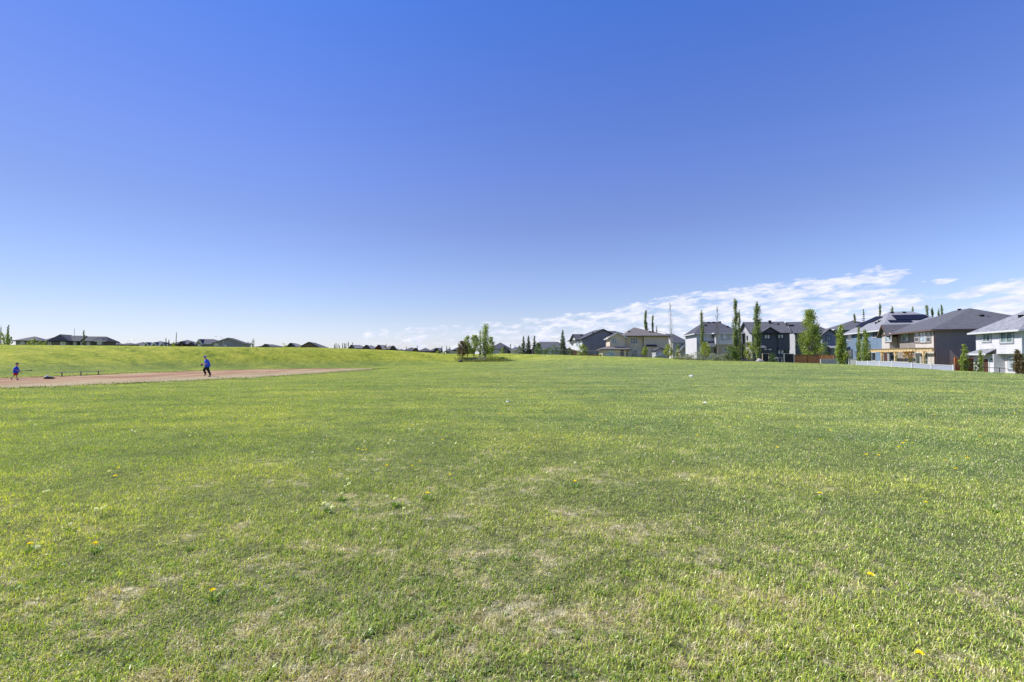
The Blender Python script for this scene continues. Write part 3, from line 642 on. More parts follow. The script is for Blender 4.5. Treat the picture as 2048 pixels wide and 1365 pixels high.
# ---------------------------------------------------------------- houses
class House:
    def __init__(s, name, label, px, Y, th, py_eave, cat='house', group=None, base=None, wall='white', roof='r_dark', fascia='trim_w'):
        c = at(px, py_eave, Y); s.th = R(th); s.base = (h(c.x, c.y) - .4) if base is None else base
        s.C = Vector((c.x, c.y, s.base)); s.ez = c.z - s.base
        s.ct, s.st = math.cos(s.th), math.sin(s.th)
        s.root = empty(name, s.C, s.th, label, cat, group); s.wall_m = M[wall]; s.roof_m = M[roof]; s.fas_m = M[fascia]
        s.polys = []; s.walls = MB(); s.Y = Y
    def loc(s, v, d=False):
        x, y = (v.x, v.y) if d else (v.x - s.C.x, v.y - s.C.y); z = v.z if d else v.z - s.base
        return Vector((x * s.ct + y * s.st, -x * s.st + y * s.ct, z))
    def hit(s, px, py, face, off=0.0):
        o = s.loc(Vector((0, 0, EYE))); d = s.loc(ray(px, py), True)
        t = (off - o.x) / d.x if face == 'L' else (off - o.y) / d.y
        p = o + d * t; return (p.y if face == 'L' else p.x), p.z
    def w(s, px, face, off=0.0, py=690): return s.hit(px, py, face, off)[0]
    def z(s, px, py, face, off=0.0): return s.hit(px, py, face, off)[1]
    def body(s, x0, x1, y0, y1, z0, z1, mat=None, name='wall'):
        b = MB(); b.box(x0, x1, y0, y1, z0, z1); return b.build(name, mat and M[mat] or s.wall_m, s.root)
    def roof(s, x0, x1, y0, y1, z, rise, axis='x', lo='hip', hi='hip', oh=.45, mat=None, fas=None, wall=None, name='roof', rk=None, inset=None, t=.16):
        a0, a1, b0, b1 = x0 - oh, x1 + oh, y0 - oh, y1 + oh
        # work in (u along ridge, v across)
        U0, U1, V0, V1 = (a0, a1, b0, b1) if axis == 'x' else (b0, b1, a0, a1)
        half = (V1 - V0) / 2; vm = (V0 + V1) / 2; ia, ib = inset if isinstance(inset, tuple) else ((half if inset is None else inset),) * 2
        if ia + ib > U1 - U0 - .02: f_ = (U1 - U0 - .02) / (ia + ib); ia *= f_; ib *= f_
        r0 = U0 + (ia if lo == 'hip' else 0); r1 = U1 - (ib if hi == 'hip' else 0)
        P = (lambda u, v, zz: (u, v, zz)) if axis == 'x' else (lambda u, v, zz: (v, u, zz))
        A, B, Cc, D = P(U0, V0, z), P(U1, V0, z), P(U1, V1, z), P(U0, V1, z); E, F = P(r0, vm, z + rise), P(r1, vm, z + rise)
        polys = [[A, B, F, E], [Cc, D, E, F]]
        if lo == 'hip': polys.append([D, A, E])
        if hi == 'hip': polys.append([B, Cc, F])
        mb = MB(); mb.slab(polys, t); ro = mb.build(name, mat and M[mat] or s.roof_m, s.root); s.polys += polys
        fb = MB(); dn = lambda p: (p[0], p[1], p[2] - t * .55)
        cx, cy = (a0 + a1) / 2, (b0 + b1) / 2
        def edge(p, q):
            m_ = ((p[0] + q[0]) / 2 - cx, (p[1] + q[1]) / 2 - cy)
            d = Vector((q[0] - p[0], q[1] - p[1], 0)); nrm = Vector((d.y, -d.x, 0))
            if nrm.length < 1e-5: return
            nrm.normalize()
            if nrm.x * m_[0] + nrm.y * m_[1] < 0: nrm = -nrm
            o_ = nrm * .03; p2 = Vector(dn(p)) + o_; q2 = Vector(dn(q)) + o_
            fb.beam(p2, q2, .05, t + .05)
        edge(A, B); edge(Cc, D)
        if lo == 'hip': edge(D, A)
        else: edge(D, E); edge(E, A)
        if hi == 'hip': edge(B, Cc)
        else: edge(B, F); edge(F, Cc)
        fo = fb.build('fascia', fas and M[fas] or s.fas_m, s.root)
        sl = rise / half; wt = z + sl * oh - t          # wall height where the roof's underside meets the wall
        tri = MB()
        for kind, ue in ((lo, U0 + oh), (hi, U1 - oh)):
            if kind == 'gable':
                dpt = .12 if ue > (U0 + U1) / 2 else -.12
                za = wt - .25; pts = [(V0 + oh, za), (V1 - oh, za), (V1 - oh, wt), (vm, wt + sl * (half - oh) - .01), (V0 + oh, wt)]
                u0 = ue - dpt; u1 = ue + (.003 if dpt > 0 else -.003)
                f_ = [P(u0, v, zz) for v, zz in pts]; g_ = [P(u1, v, zz) for v, zz in pts]
                tri.poly(f_); tri.poly(g_)
                for i in range(5): j = (i + 1) % 5; tri.poly([f_[i], f_[j], g_[j], g_[i]])
        if tri.v: tri.build('gable_wall', wall and M[wall] or s.wall_m, s.root)
        return wt
    def roofhit(s, px, py):
        o = s.loc(Vector((0, 0, EYE))); d = s.loc(ray(px, py), True); best = None
        for P in s.polys:
            a, b, c = map(Vector, P[:3]); n = (b - a).cross(c - a)
            if abs(n.dot(d)) < 1e-6: continue
            t = (a - o).dot(n) / d.dot(n)
            if t <= 0: continue
            p = o + d * t
            if pip(p.x, p.y, [(q[0], q[1]) for q in P]) and (best is None or t < best[0]):
                if n.z < 0: n = -n
                best = (t, p, n.normalized())
        return best
    def vent(s, px, py, sz=.35, mat='black', chimney=0):
        b = s.roofhit(px, py)
        if not b: return
        p = b[1]; mb = MB()
        if chimney: mb.box(p.x-.18, p.x+.18, p.y-.18, p.y+.18, p.z-.3, p.z+chimney); mb.box(p.x-.26, p.x+.26, p.y-.26, p.y+.26, p.z+chimney+.003, p.z+chimney+.14)
        else:
            sz *= .72
            mb.box(p.x-sz/2, p.x+sz/2, p.y-sz/2, p.y+sz/2, p.z-.15, p.z+.16); mb.box(p.x-sz*.62, p.x+sz*.62, p.y-sz*.62, p.y+sz*.62, p.z+.163, p.z+.22)
        mb.build('chimney' if chimney else 'roof_vent', M[mat], s.root)
    def solar(s, pix):
        """panel array lying on the slope; pix = outline on the roof"""
        cxp = sum(p[0] for p in pix) / len(pix); cyp = sum(p[1] for p in pix) / len(pix); b = s.roofhit(cxp, cyp)
        if not b: print('no roof under solar'); return
        p0, n = b[1], b[2]; o = s.loc(Vector((0, 0, EYE))); pts = []
        for p in pix:
            d = s.loc(ray(*p), True); t = (p0 - o).dot(n) / d.dot(n); pts.append(o + d * t + n * .16)
        mb = MB(); mb.poly(pts); mb.poly([p - n * .05 for p in pts][::-1])
        for a, b in zip(pts, pts[1:] + pts[:1]): mb.poly([a - n * .05, b - n * .05, b, a])
        mb.build('solar_panel', M['solar'], s.root)
    def window(s, face, x0, y0, x1, y1, off=0.0, fr='trim_w', pane='glass', mull=1, bars=0, fw=.09, name='window', trim=None):
        (ua, za), (ub, zb) = s.hit(x0, y1, face, off), s.hit(x1, y0, face, off)
        ca = s.hit((x0+x1)/2, y1, face, off)[1]; cb = s.hit((x0+x1)/2, y0, face, off)[1]; za, zb = ca, cb
        u0, u1 = min(ua, ub), max(ua, ub)
        def bx(mb, a0, a1, z0, z1, d0, d1):
            if face == 'L': mb.box(off - d1, off - d0, a0, a1, z0, z1)
            else: mb.box(a0, a1, off - d1, off - d0, z0, z1)
        mb = MB()
        bx(mb, u0, u0+fw, za, zb, .002, .07); bx(mb, u1-fw, u1, za, zb, .002, .07)
        bx(mb, u0+fw, u1-fw, za, za+fw, .002, .07); bx(mb, u0+fw, u1-fw, zb-fw, zb, .002, .07)
        for i in range(mull):
            c = u0 + (u1-u0) * (i+1) / (mull+1); bx(mb, c-fw*.4, c+fw*.4, za+fw, zb-fw, .004, .066)
        for i in range(bars):
            c = za + (zb-za) * (i+1) / (bars+1); bx(mb, u0+fw, u1-fw, c-fw*.35, c+fw*.35, .006, .062)
        w = mb.build(name, M[fr], s.root)
        pb = MB(); bx(pb, u0+fw*.5, u1-fw*.5, za+fw*.5, zb-fw*.5, -.05, .03); pb.build('pane', M[pane], w)
        if trim:
            tb = MB(); e = .14
            bx(tb, u0-e, u0-.003, za-e, zb+e, .002, .05); bx(tb, u1+.003, u1+e, za-e, zb+e, .002, .05); bx(tb, u0-.003, u1+.003, zb+.003, zb+e, .002, .05); bx(tb, u0-.003, u1+.003, za-e, za-.003, .002, .05)
            tb.build('trim', M[trim], w)
        return w
    def corner(s, x, y, z0, z1, mat='trim_w', sz=.12):
        b = MB(); b.box(x - .02, x + sz, y - .02, y + sz, z0, z1); b.build('corner_board', M[mat], s.root)

# ================================================================ right-hand row of houses
# --- white two-storey house at the right edge
a = House('house', 'white two-storey house at the far right with a brown back door', 2043, 52, -17, 660, wall='white', roof='r_light')
W1 = a.w(1952, 'L'); D = 12.5; zl = a.z(2036, 708, 'L'); wt = a.roof(0, D, 0, W1, a.ez, 3.0, 'x', t=.14, oh=.55)
a.body(0, D, 0, W1, zl, wt)
yR = a.w(1994, 'L', .0); yE = a.w(1943, 'L', -.5)
a.body(.7, D, .003, yR, 0, zl - .003); a.body(-.35, D - .01, yR + .003, yE, 0, zl - .006)
ys = a.w(1984, 'L', -.4); z0r = a.z(1984, 707.5, 'L', -.9); z1r = a.z(1984, 698, 'L', 0)
mb = MB(); mb.slab([[(-1.0, ys, z0r), (-.003, ys, z1r), (-.003, yE - .9, z1r), (-1.0, yE + .45, z0r)], [(-1.0, yE + .45, z0r), (-.003, yE - .9, z1r), (1.5, yE + .45, z0r)]], .12)
mb.build('lower_roof', M['r_light'], a.root)
mb = MB(); mb.beam((-1.03, ys, z0r - .09), (-1.03, yE + .48, z0r - .09), .05, .2); mb.build('fascia', M['trim_w'], a.root)
a.window('L', 1966, 667, 1981.5, 684, 0, trim='trim_g', pane='glass_c'); a.window('L', 2001.5, 664, 2026, 686, 0, trim='trim_g', pane='glass_c')
a.window('L', 2018, 716, 2034, 740, .7, trim='trim_g', pane='glass_l')
dr = a.window('L', 1966.5, 716, 1979, 752, -.35, pane='door', mull=0, name='door', fw=.14)
mb = MB(); p_ = a.hit(1985.5, 719, 'L', -.35); mb.cyl((-.36, p_[0], p_[1]), (-.52, p_[0], p_[1] + .05), .05, .03, 6); mb.cyl((-.5, p_[0], p_[1] - .12), (-.5, p_[0], p_[1] + .14), .07, .05, 8); mb.build('wall_lamp', M['trim_k'], a.root)
a.vent(2042, 634, .5)
a.corner(0, 0, zl + .01, wt - .01)

# --- taupe house with the pergola
b = House('house', 'big taupe two-storey house with a grey hip roof behind the timber pergola', 1869.5, 65, -19, 659.5, wall='taupe', roof='r_mid', fascia='trim_b')
yA = b.w(1831, 'L'); yB = b.w(1794, 'L', .6); yC = b.w(1763.5, 'L', -.4); D = 14
wt = b.roof(0, D, 0, yC, b.ez, 3.3, 'y', t=.16, oh=.5, inset=(7.4, 6))
b.body(0, D, 0, yA, 0, wt, 'cream'); b.body(.02, D + .02, -.02, -.002, 0, wt, 'taupe', 'side_wall')
b.body(.6, D - .02, yA + .003, yB, 0, wt, 'taupe'); zb = b.z(1778, 697.5, 'L', -.4)
b.body(-.4, D - .04, yB + .003, yC, zb, b.ez - .05, 'cream', 'bay_wall'); b.body(.3, D - .06, yB + .003, yC, 0, zb - .003, 'taupe')
ym = (yB + yC) / 2; pk = b.z(1770, 650, 'L', -.9) - b.ez
bw = b.roof(-.4, 5, yB, yC, b.ez - .35, 1.95, 'x', 'gable', 'hip', oh=.5, wall='cream', fas='trim_b', name='bay_roof', inset=.6)
b.window('L', 1771, 667, 1783.5, 684.5, -.4, trim='trim_b', pane='glass_l'); b.window('L', 1804, 665.5, 1817, 683, .6, mull=0, trim='trim_b', pane='glass_l')
b.window('L', 1830.5, 665.5, 1838, 685, 0, mull=0, bars=1, trim='trim_b'); b.window('L', 1840.5, 665, 1852, 685.5, 0, mull=0, trim='trim_b', pane='glass_l'); b.window('L', 1854, 664.5, 1861.5, 685, 0, mull=0, bars=1, trim='trim_b')
b.window('L', 1817, 707, 1827, 735, .6, mull=0, name='patio_door'); b.window('L', 1833, 706, 1841, 733, 0, mull=0); b.window('L', 1844, 706, 1856, 735, 0, mull=1, bars=1, name='patio_door')
b.window('L', 1779, 704, 1789, 728, .3, mull=0); b.window('L', 1768, 704, 1776, 735, .3, mull=0, pane='door', name='door')
mb = MB(); mb.box(-.16, -.02, -.16, 0, 0, b.ez - .25); mb.build('downspout', M['trim_b'], b.root)
for px, py, c in ((1963, 633, 'black'), (1971, 633, 'metal'), (1895, 624.5, 'black'), (1919, 621, 'black')): b.vent(px, py, .45, c)
b.corner(-.004, -.004, .01, wt - .01, 'cream', .1)
# pergola
po = Vector((-.4, 0, 0)); pr = empty('pergola', b.root.location, R(-19), 'yellow timber pergola with rust coloured vines in front of the taupe house', 'pergola')
PX = -2.6
y0 = b.w(1864, 'L', -.5, 705); y1 = b.w(1742, 'L', PX, 702); zt = b.z(1800, 701, 'L', PX)
for px in (1764, 1791, 1848):
    yy = b.w(px, 'L', PX, 712); mb = MB(); mb.box(PX-.12, PX+.12, yy-.12, yy+.12, 0, zt-.2); mb.build('post', M['pine'], pr)
    mb = MB(); mb.beam((PX, yy, zt-.9), (PX, yy-.7, zt-.2), .1, .12); mb.beam((PX, yy, zt-.9), (PX, yy+.7, zt-.2), .1, .12); mb.build('brace', M['pine'], pr)
mb = MB(); mb.box(PX-.18, PX-.12, y0-.4, y1+.4, zt-.2, zt+.08); mb.box(PX+.12, PX+.18, y0-.4, y1+.4, zt-.2, zt+.08); mb.box(-.62, -.46, y0-.4, y1+.4, zt-.2, zt+.08); mb.build('beam', M['pine'], pr)
nr = 19
for i in range(nr):
    yy = y0 - .3 + (y1 - y0 + .6) * i / (nr - 1); mb = MB(); mb.box(PX-.6, -.42, yy-.04, yy+.04, zt+.083, zt+.29); mb.build('rafter', M['pine'], pr)
_r = np.random.default_rng(5); P = np.stack([PX + _r.normal(0, .12, 420), y0 + (b.w(1806, 'L', PX, 705) - y0) * _r.random(420), zt - .15 - np.abs(_r.normal(0, .55, 420))], 1)
link('vines', fast_mesh('vines', leaves_quads(P, .2, _r).reshape(-1, 3), 4, _r.random(420), [GRN['vine']]), pr)

# --- blue house with the solar roof
c = House('house', 'slate blue two-storey house with dark solar panels on its pale mottled roof', 1768, 86, -17, 660, wall='blue', roof='r_light')
yC = c.w(1692, 'L'); D = 12.4; wt = c.roof(0, D, 0, yC, c.ez, 3.9, 'x', t=.2, oh=.6, inset=5)
c.body(0, D, 0, yC, 0, wt)
c.window('L', 1695, 667, 1703.5, 682, 0, mull=0, bars=1); c.window('L', 1717, 666, 1725.5, 681, 0, mull=0, bars=1); c.window('L', 1745, 662.5, 1756, 676, 0)
c.window('L', 1696, 700.5, 1704.5, 717, 0, mull=0, bars=1); c.window('L', 1737, 705, 1752, 722, 0, mull=1, name='patio_door')
c.solar([(1711, 655.5), (1721, 648.5), (1741, 640), (1754, 634), (1767, 634.5), (1745, 645.5), (1735, 648), (1722, 656)])
c.solar([(1783, 632), (1847, 630.5), (1856, 634.5), (1838, 641), (1792, 641)])
c.solar([(1775, 642), (1822, 642), (1824, 645.5), (1779, 646)])
for px, py in ((1753, 647), (1759, 644), (1784, 626.5), (1808, 626)): c.vent(px, py, .55)

# --- two dark houses behind the large leafy tree
d_ = House('house', 'dark blue-grey house half hidden behind the large leafy tree, pale grey side wall', 1590, 104, -12, 667, wall='lgrey', roof='r_mid', fascia='trim_k')
x2 = d_.w(1668, 'F'); xg = d_.w(1640, 'F'); yy = d_.w(1574, 'L'); wt = d_.roof(0, x2, 0, max(8, yy), d_.ez, 2.7, 'x', 'gable', 'hip', oh=.4)
d_.body(0, x2, 0, max(8, yy), 0, wt); d_.body(-.01, x2, -.03, -.003, 0, wt - .1, 'charcoal', 'front_wall'); d_.body(xg, x2, -1.2, -.033, 0, d_.ez - .7, 'bgrey', 'bay_wall')
d_.roof(xg, x2, -1.2, 3, d_.ez - .7, 1.5, 'y', 'gable', 'hip', oh=.4, wall='bgrey', name='bay_roof')
d_.window('F', 1651.5, 671.5, 1661.5, 682, -1.2, fr='trim_k', pane='glass_l'); z_ = d_.z(1655, 690, 'F', -1.2)
mb = MB(); mb.slab([[(xg+1, -2.6, z_ - .7), (x2+.3, -2.6, z_ - .7), (x2+.3, -1.203, z_), (xg+1, -1.203, z_)]], .12); mb.build('porch_roof', M['r_light'], d_.root)
d_.window('F', 1652, 697, 1661, 712, -1.2, fr='trim_k', name='patio_door')
d_.window('F', 1600, 672, 1610, 682, -.03, fr='trim_k'); d_.window('F', 1622, 672, 1632, 682, -.03, fr='trim_k')
for px, py in ((1580, 652.2), (1585, 652)): d_.vent(px, py, .5)
e = House('house', 'grey hip roofed house seen between the leafy tree and the blue house', 1672, 122, -17, 659, wall='dgrey', roof='r_mid')
wt = e.roof(0, 12, 0, 14, e.ez, 2.6, 'x', oh=.5); e.body(0, 12, 0, 14, 0, wt)
e.window('F', 1676, 668, 1684, 678, 0)

# --- navy house
f = House('house', 'charcoal two-storey house with black window frames between the two tall poplars', 1504, 92, -12, 667, wall='lgrey', roof='r_mid', fascia='trim_k')
x2 = f.w(1578.5, 'F'); Lw = 9.0; wt = f.roof(0, x2, 0, Lw, f.ez, 2.45, 'x', 'gable', 'gable', oh=.42)
f.body(0, x2, 0, Lw, 0, wt); f.body(-.01, x2 + .01, -.03, -.003, 0, wt - .05, 'charcoal', 'back_wall')
xa, xb = f.w(1524, 'F'), f.w(1555, 'F'); f.roof(xa, xb, -.25, 2.5, f.ez + .02, 1.1, 'y', 'gable', 'hip', oh=.3, wall='charcoal', name='dormer_roof', fas='trim_k')
f.body(f.w(1556, 'F'), x2 + .004, -.30, -.033, 3.0, wt - .1, 'charcoal', 'bay_wall')
f.window('F', 1527.5, 668.5, 1541, 679.5, -.03, fr='trim_k', pane='glass_l', fw=.16); f.window('F', 1554.5, 668.5, 1568, 678.5, -.30, fr='trim_k', pane='glass_l', fw=.16)
f.window('F', 1526, 696, 1545, 702.5, -.03, fr='trim_k', pane='glass_l', fw=.14); f.window('F', 1554, 695, 1569, 711, -.03, fr='trim_k', pane='glass_l', name='patio_door', fw=.2)
zz = f.z(1530, 695, 'F', -.03); mb = MB(); mb.slab([[(xa-1, -1.2, zz-.1), (xb-2.2, -1.2, zz-.1), (xb-2.6, -.033, zz+.6), (xa-1, -.033, zz+.6)]], .1); mb.build('lower_roof', M['r_grey'], f.root)
f.window('L', 1493.8, 672, 1496, 681, 0, mull=0, fr='trim_k')
f.vent(1539.7, 647, chimney=.4); f.vent(1556, 649.5, .35); f.vent(1546, 649.5, .25, 'metal')

# --- whitish hip house
g = House('house', 'off-white two-storey house with a charcoal hip roof behind silver bushes', 1393, 100, -8, 667.5, wall='white', roof='r_dark')
x2 = g.w(1480, 'F'); yL = min(12, g.w(1371, 'L')); wt = g.roof(0, x2, 0, yL, g.ez, 2.75, 'x', oh=.5, inset=3.2)
print('hip house', x2, yL, g.w(1371, 'L'))
g.body(0, x2, 0, yL, 0, wt)
xb = g.w(1432, 'F', -1.6); zl = g.z(1440, 689.5, 'F', -1.6); g.body(xb, x2 - .02, -1.6, -.003, zl, wt, None, 'bay_wall'); g.body(xb + .3, x2 - .04, -1.2, -.006, 0, zl - .003, 'sand', 'lower_wall')
g.roof(xb, x2, -1.6, 4, g.ez + .01, 1.2, 'x', oh=.45, name='bay_roof')
z_ = g.z(1415, 691, 'F', -1.5); xl = g.w(1389, 'F', -.5)
mb = MB(); mb.slab([[(0.3, -1.7, z_), (xb - .02, -1.7, z_), (xb - .02, -.003, z_ + .85), (0.3, -.003, z_ + .85)]], .14); mb.build('porch_roof', M['r_dark'], g.root)
mb = MB(); mb.beam((.3, -1.72, z_ - .1), (xb - .02, -1.72, z_ - .1), .05, .24); mb.build('fascia', M['trim_w'], g.root)
mb = MB(); mb.box(.35, .5, -1.6, -1.45, 0, z_ - .14); mb.build('porch_post', M['trim_w'], g.root)
g.window('F', 1444.5, 667, 1459, 678.5, -1.6, trim='trim_g', pane='glass_l'); g.window('F', 1421.5, 668.5, 1428.5, 678, 0, mull=0, bars=1); g.window('F', 1412, 669, 1419, 678, 0, mull=0, pane='glass_l')
g.window('F', 1419, 696, 1434, 709, 0, name='patio_door'); g.window('F', 1446, 695, 1460, 704, -1.2, pane='glass_c')
for px, py in ((1417, 646.5), (1427, 646), (1440, 645.5), (1455, 654.5), (1411, 652), (1384.5, 656)): g.vent(px, py, .5)

# --- small houses in the gap left of it
k_ = House('house', 'cream gabled house in the gap between the beige house and the off-white house', 1345, 128, 2, 684, wall='cream', roof='r_dark')
x2 = k_.w(1373, 'F'); wt = k_.roof(0, x2, 0, 9, k_.ez, 2.3, 'x', 'gable', 'hip'); k_.body(0, x2, 0, 9, 0, wt); k_.window('F', 1353, 700, 1358, 711, 0)
k_.window('F', 1362, 686.5, 1367, 693, 0); k_.body(x2*.35, x2*.8, -2.2, -.003, 0, k_.ez-2.2, 'sand', 'bay_wall'); k_.roof(x2*.35, x2*.8, -2.2, 2, k_.ez-2.4, 1.3, 'y', 'gable', 'hip', oh=.3, wall='sand', name='bay_roof')

# --- beige house
q = House('house', 'beige two-storey house with a brown-grey hip roof and a sunroom', 1286.5, 97, -4, 672, wall='beige', roof='r_brown', fascia='trim_b')
x2 = q.w(1337.5, 'F'); yL = 9.5; xw = q.w(1249, 'F', .6); wt = q.roof(xw, x2, 0, yL, q.ez, 1.95, 'x', oh=.4, t=.14, inset=(3.0, 6.2))
q.body(0, x2, 0, yL, 0, wt)
# wing on the left whose walls face the field
q.body(xw, -.003, .6, 8.8, 0, wt, None, 'wing_wall')
xv = q.w(1220, 'F', -.4); q.body(xv, xw - .003, -.2, 6, q.z(1235, 695, 'F', -.2), q.ez - .1, None, 'bay_wall'); q.roof(xv, xw + .1, -.2, 6, q.ez - .45, 1.15, 'y', 'gable', 'hip', oh=.4, name='bay_roof', fas='trim_w')
xs = q.w(1205, 'F', -1.6); xe = q.w(1241, 'F', -1.6); zs = q.z(1230, 699, 'F', -1.9)
q.body(xs, xw - .006, -1.6, 5, 0, zs, None, 'sunroom_wall'); q.roof(xs, xw + .6, -1.6, 5.6, zs, 1.05, 'x', oh=.45, t=.12, name='lower_roof')
q.window('F', 1223.5, 677, 1233.5, 688, -.2, pane='glass_c'); q.window('F', 1260.5, 675, 1276, 689, .6, mull=2, bars=0, fw=.14)
q.window('F', 1213.5, 701, 1229.5, 714, -1.6, pane='glass_l', fw=.14); q.window('F', 1261, 699.5, 1276, 717, .6, pane='glass_c', mull=0, bars=1, fw=.16, name='patio_door')
q.window('F', 1241.5, 701, 1247, 712, -1.6, mull=0, bars=1, fr='trim_k'); q.window('F', 1251, 700.5, 1255.5, 716, .6, mull=0, pane='door', name='door')
xf0, xf1 = q.w(1294, 'F', -.6), q.w(1312.5, 'F', -.6); zf = q.z(1303, 693, 'F', -.6); q.body(xf0, xf1, -.6, -.003, 0, zf, None, 'chimney_chase')
mb = MB(); mb.slab([[(xf0-.25, -.85, zf), (xf1+.25, -.85, zf), (xf1+.05, -.003, zf+.35), (xf0-.05, -.003, zf+.35)]], .08); mb.build('chase_roof', M['r_black'], q.root)
for px, py in ((1257.5, 664), (1300, 665), (1306, 665)): q.vent(px, py, .4)
q.corner(0, 0, .01, wt - .01, 'trim_b', .08)

# --- grey gabled house
r_ = House('house', 'grey gabled house with a lit white back, left of the beige house', 1164.6, 108, 9, 679, wall='white', roof='r_dark', fascia='trim_k')
x2 = r_.w(1246, 'F'); yL = min(18, r_.w(1139, 'L')); pkz = r_.z(1208, 658.5, 'F') - r_.ez
wt = r_.roof(0, x2, 0, yL, r_.ez, pkz, 'y', 'gable', 'hip', oh=.4, wall='grey'); r_.body(0, x2, 0, yL, 0, wt); r_.body(.02, x2, -.03, -.003, 0, wt - .1, 'grey', 'side_wall')
yy = yL * .5; r_.roof(-.35, 4, yy - 2.6, yy + 2.6, r_.ez - .1, 1.5, 'x', 'gable', 'hip', oh=.35, wall='white', name='dormer_roof')
r_.window('L', 1143, 684, 1146.5, 691, 0, mull=0, fr='trim_g'); r_.window('L', 1153, 681, 1158, 693, 0, mull=0, fr='trim_w', pane='glass_l')
r_.roof(x2*.45, x2+8, 6, 17, r_.ez + .3, pkz - .1, 'x', 'hip', 'hip', oh=.4, name='rear_roof'); r_.body(x2+.1, x2+7.9, 6, 17, 0, r_.ez, 'grey', 'rear_wall')
for px, py in ((1175, 663.5), (1184.5, 662), (1186, 667), (1162, 671.5), (1214.5, 658.5), (1232.5, 658.5), (1251, 658.5)): r_.vent(px, py, .4)

# ================================================================ far houses
def far_house(label, px0, px1, Y, py_ridge, py_eave, wall, roof, axis='x', lo='hip', hi='hip', fas='trim_k', wins=(), gables=(), dep=7, th=None, oh=.5, inset=None, base=None, wfr='trim_w'):
    if th is None: th = .45 * math.degrees(math.atan2(1024 - (px0 + px1) / 2, 967))
    o = House('house', label, px0, Y, th, py_eave, wall=wall, roof=roof, fascia=fas, base=base)
    x2 = o.w(px1, 'F'); x0 = 0
    rz = (at(px0, py_ridge, Y + dep / 2).z - o.base) - o.ez
    wt = o.roof(oh, x2 - oh, 0, dep, o.ez, max(.5, rz), axis, lo, hi, oh=oh, inset=inset, t=.2); o.body(oh, x2 - oh, 0, dep, 0, wt)
    for (g0, g1, gp, ge, gw) in gables:      # cross gables facing the field
        a0, a1 = o.w(g0, 'F', -1.2), o.w(g1, 'F', -1.2); ze = at(g0, ge, Y - 1.2).z - o.base; zp = at(g0, gp, Y - 1.2).z - o.base
        o.body(a0 + .4, a1 - .4, -1.2, -.004, 0, ze - .05, gw, 'gable_front'); o.roof(a0 + .4, a1 - .4, -1.2, dep * .45, ze, zp - ze, 'y', 'gable', 'hip', oh=.4, wall=gw, name='gable_roof', t=.22, inset=.5)
    for wv in wins:
        w0, w1, w2, w3 = wv[:4]; off = wv[4] if len(wv) > 4 else 0
        o.window('F', w0, w1, w2, w3, off, fr=wfr, pane='glass_l', fw=.16)
    return o
# behind the bank, from left to right
far_house('grey bungalow with a plain grey hip roof at the far left behind the bank', 27, 81, 135, 673, 681.5, 'grey', 'r_mid', fas='trim_k', wins=((41, 683, 49, 689),))
far_house('small dark hip roof tucked beside the long dark bungalow', 84, 108, 150, 674.5, 682, 'dgrey', 'r_dark')
w1 = House('house', 'long dark grey bungalow with white window frames and stepped black roofs, far left', 95, 122, 16, 682.5, wall='dgrey', roof='r_dark', fascia='trim_k')
def X(px, off=0): return w1.w(px, 'F', off, 685)
def ZZ(py, px=150, off=0): return w1.z(px, py, 'F', off)
zE = ZZ(682.8, 150)
w1.roof(X(128), X(161) - .5, 0, 5.5, zE, ZZ(671, 150) - zE, 'x', 'gable', 'gable', oh=.45); w1.body(X(106), X(161) - .6, 0, 5.5, 0, zE)
w1.roof(X(161), X(188), .4, 5.5, zE, ZZ(672.5, 175) - zE, 'x', 'gable', 'gable', oh=.4); w1.body(X(161) - .4, X(188) - .3, .4, 5.5, 0, zE - .05)
w1.roof(X(188.5), X(212), .2, 5.7, zE, ZZ(672.8, 200) - zE, 'x', 'gable', 'hip', oh=.45, mat='r_black', inset=1.8); w1.body(X(188) - .1, X(212) - .2, .2, 5.7, 0, zE - .02, 'charcoal')
w1.roof(X(96), X(107), .5, 5, zE, 1.05, 'x', oh=.4); w1.body(X(96), X(107), .5, 5, 0, zE - .03)
zC = ZZ(676, 125, -1.4); w1.roof(X(107), X(143), -1.4, 4, zE, zC - zE + .9, 'y', 'hip', 'hip', oh=.45, inset=.8); w1.body(X(107), X(143), -1.4, 4, 0, zE - .04, None, 'gable_front')
w1.body(X(112), X(137), -1.45, -1.403, zE - .1, ZZ(677.5, 125, -1.4), 'dgrey', 'upper_gable')
w1.roof(X(193, -1), X(205, -1), -1, 2, zE + .1, .75, 'y', 'hip', 'hip', oh=.35, name='dormer_roof', inset=1.0, fas='trim_w'); w1.body(X(193, -1), X(205, -1), -1, .19, 0, zE, None, 'bay_wall')
w1.window('F', 120.5, 684, 131, 693, -1.4, fr='trim_w', pane='glass_l', fw=.2); w1.window('F', 146.5, 684.5, 153, 693, 0, pane='glass_l', fw=.18); w1.window('F', 173, 684.5, 180, 693, .4, pane='glass_l', fw=.2); w1.window('F', 194.5, 683.5, 203.5, 689.5, -1, mull=2, fw=.14, pane='glass_l')
mb = MB(); mb.box(X(116, -1.4), X(135.5, -1.4), -1.6, -1.453, zE - .05, ZZ(679, 125, -1.4)); mb.build('awning', M['trim_k'], w1.root)
for px in (96.5, 107.2, 161.5): mb = MB(); mb.box(X(px), X(px) + .22, -1.46 if px == 107.2 else -.06, -1.405 if px == 107.2 else -.003, 0, zE - .1); mb.build('corner_board', M['trim_w'], w1.root)
far_house('pale grey roof with two stubby vents right of the long dark bungalow', 214, 235, 150, 685, 690.5, 'grey', 'r_grey')
far_house('low dark grey roof under the curved street lamp', 235, 265, 150, 686, 689.8, 'dgrey', 'r_mid')
far_house('dark hip roof between the low roof and the roof with three white gables', 263, 289, 150, 684.5, 690, 'dgrey', 'r_dark')
